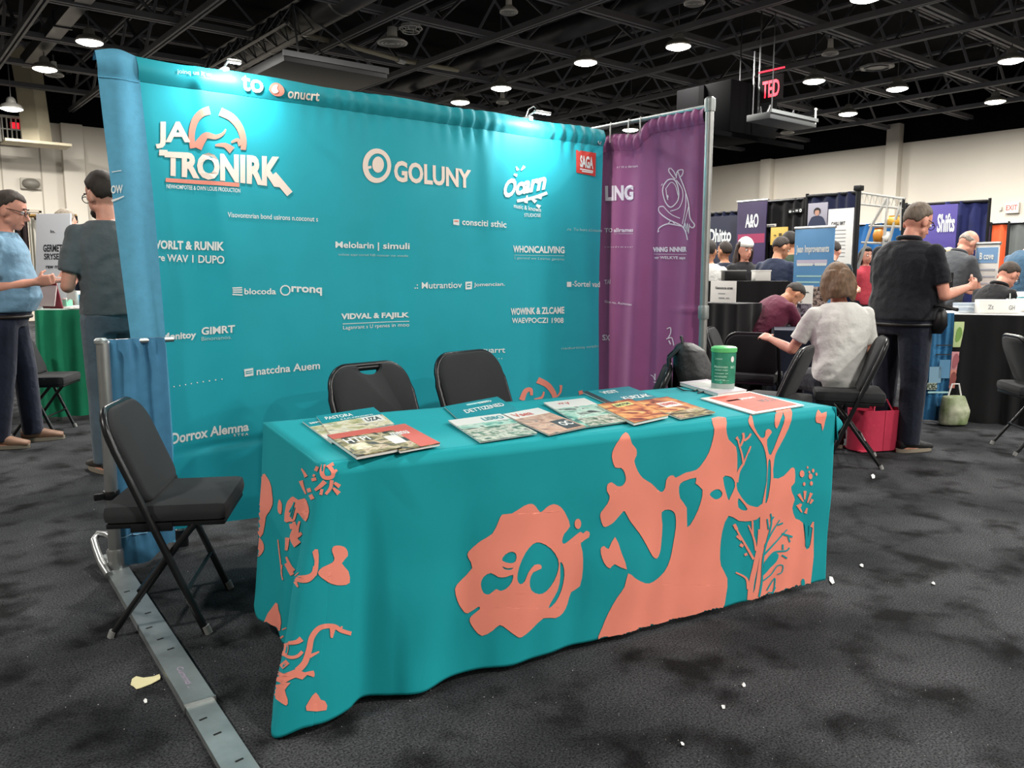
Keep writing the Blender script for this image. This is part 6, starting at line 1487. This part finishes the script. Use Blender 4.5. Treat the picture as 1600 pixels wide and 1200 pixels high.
# red bag under the seated person's chair
p = gz(1363, 702); t = thing('shopping_bag', 'crimson shopping bag standing under the chair of the white tee', 'bag', (p.x, p.y, 0), yawof(75) - math.pi/2)
M_red = fabric('bag_crimson', '#c23350', rough=.5, var=.12, bump=.4, bscale=18, bdist=.01)
q = MB(); q.grid(40, 14, lambda i, j: ((.11+.01*j)*math.cos(2*math.pi*i)*1.0*(1+.04*math.sin(12*i)), .20*math.copysign(abs(math.sin(2*math.pi*i))**.6, math.sin(2*math.pi*i)) + .012*math.sin(i*40)*j, .01 + .30*j)); ho('sides', q, M_red, t, 3)
ho('bottom', MB().box((0, 0, .012), (.2, .36, .01)), M_red, t, None)
for s in (-1, 1): ho('handle', MB().tube([(s*.09, -.08, .3), (s*.06, -.05, .38), (s*.06, .05, .38), (s*.09, .08, .3)], .006, seg=5), M_red, t)

# =================================================================== LEFT BACKGROUND: GREEN COUNTER
greenc = fabric('cloth_green', '#16805a', rough=.85, var=.12)
A, B_ = gd(56, 7.0), gd(230, 7.35)
draped_table('counter under green pleated cloth left of the backdrop', A, B_, .6, .985, greenc, mat('top_mint', '#cfe3d8', rough=.5), lo=.05)
M_wine = mat('wine_card', '#7a1d30', rough=.45)
t = thing('folder_display', 'wine red display folder on the green counter', 'folder', (*gd(82, 7.2)[:2], .988), yawof(12) - math.pi/2)
ho('front_leaf', MB().box((0, 0, .13), (.2, .012, .26), Matrix.Rotation(.25, 4, 'X'), bev=.002), M_wine, t); ho('back_leaf', MB().box((0, -.1, .13), (.2, .012, .26), Matrix.Rotation(-.25, 4, 'X'), bev=.002), mat('wine_pale', '#b9a6a6', rough=.5), t)
t = thing('mint_box', 'small mint box on the green counter', 'box', (*gd(105, 7.25)[:2], .988), .4); ho('carton', MB().box((0, 0, .04), (.06, .06, .08), bev=.004), mat('mint', '#7fc9ac', rough=.5), t); ho('lid', MB().box((0, 0, .083), (.064, .064, .012), bev=.002), M_wht, t)
for k, (u, c, h, lab) in enumerate(((113, '#8a4f3c', .12, 'brown carton on the green counter'), (121, '#d0d4d6', .14, 'white carton in the carton row on the green counter'), (128, '#5aa3c9', .11, 'light blue carton on the green counter'), (134, '#9fb4c2', .13, 'grey-blue carton nearest the charcoal tee'))):
    t = thing('goods_box', lab, 'box', (*gd(u, 7.6)[:2], .988), .5, 'cartons on the green counter'); ho('carton', MB().box((0, 0, h/2), (.05, .05, h), bev=.003), mat('carton_' + c, c, rough=.5), t); ho('flap', MB().box((0, 0, h+.004), (.052, .052, .008)), M_wht, t, None)
t = thing('paper_stack', 'fan of white papers on the green counter top', 'papers', (*gd(118, 7.25)[:2], .988), .2)
for k in range(3): ho('sheet', MB().box((.02*k, .015*k, .004+.006*k), (.21, .29, .005), Matrix.Rotation(.15*k, 4, 'Z')), M_paper, t, None)
def stand_sign(u, D, w, h, z0, label, m, txt):
    p = gd(u, D); t = thing('sign_board', label, 'sign', (p.x, p.y, 0), yawof(8) - math.pi/2)
    R_ = Matrix.Translation((0, 0, z0)) @ Matrix.Rotation(-.12, 4, 'X')
    ho('board', MB().box((0, 0, h/2), (w, .02, h), R_, bev=.004), m, t)
    for (s_, x0, wid, zc_, hh) in txt: rtext(s_, hh, R_ @ Matrix.Translation((x0, -.013, zc_)) @ Matrix.Rotation(math.pi/2, 4, 'X'), 'lettering', M_ink, t, width=wid, bold=.03)
    ho('rear_leg', MB().tube([(0, .13, z0+h*.8), (0, .40, 0)], .014, seg=6), M_steel, t)
    for s_ in (-1, 1): ho('leg', MB().cyl((s_*w*.4, 0, 0), (s_*w*.4, 0, z0+.05), .012, seg=6), M_steel, t)
stand_sign(78, 7.75, .36, 1.15, .72, 'tall white sign board with black lettering behind the green counter', mat('sign_paper', '#dfe0e6', rough=.5), [('GERMET', .0, .2, .82, .07), ('SRYSERS', .02, .22, .74, .06), ('raw mp nil', .04, .22, .64, .05), ('ln.', 0, .05, .98, .03), ('ATS', .02, .06, .12, .03)])
t = thing('curtain_rail', 'brass rail with brown and olive hangings behind the white sign', 'rail', (*gd(80, 9.3)[:2], 0), yawof(90))
yl = gd(30, 9.3) - gd(80, 9.3); L2 = yl.length
zr = pdep(75, 339, 9.3).z
ho('rail', MB().cyl((-L2, 0, zr), (L2*.95, 0, zr), .02, seg=8), mat('brass', '#b08a4c', rough=.35, metal=.8), t)
for k, (x0, x1, c) in enumerate(((-.36, -.22, '#2a1c1e'), (-.2, -.12, '#e0dccf'), (-.11, .02, '#25331f'), (.18, .34, '#c49a62'))):
    ho('hanging', MB().grid(14, 4, lambda i, j: (x0+(x1-x0)*i, .02*math.sin(i*14), zr-.02 - 1.05*j)), fabric('hanging_' + c, c), t, 3)
for s_ in (-1, 1): ho('upright', MB().cyl((s_*L2*.93, 0, 0), (s_*L2*.93, 0, zr), .02, seg=8), M_blk, t)
ho('swag', MB().tube([(-.1+.05*k, -.02, zr-.02-.015*(k % 2)) for k in range(9)], .03, seg=6), fabric('swag_brown', '#4a3528'), t)
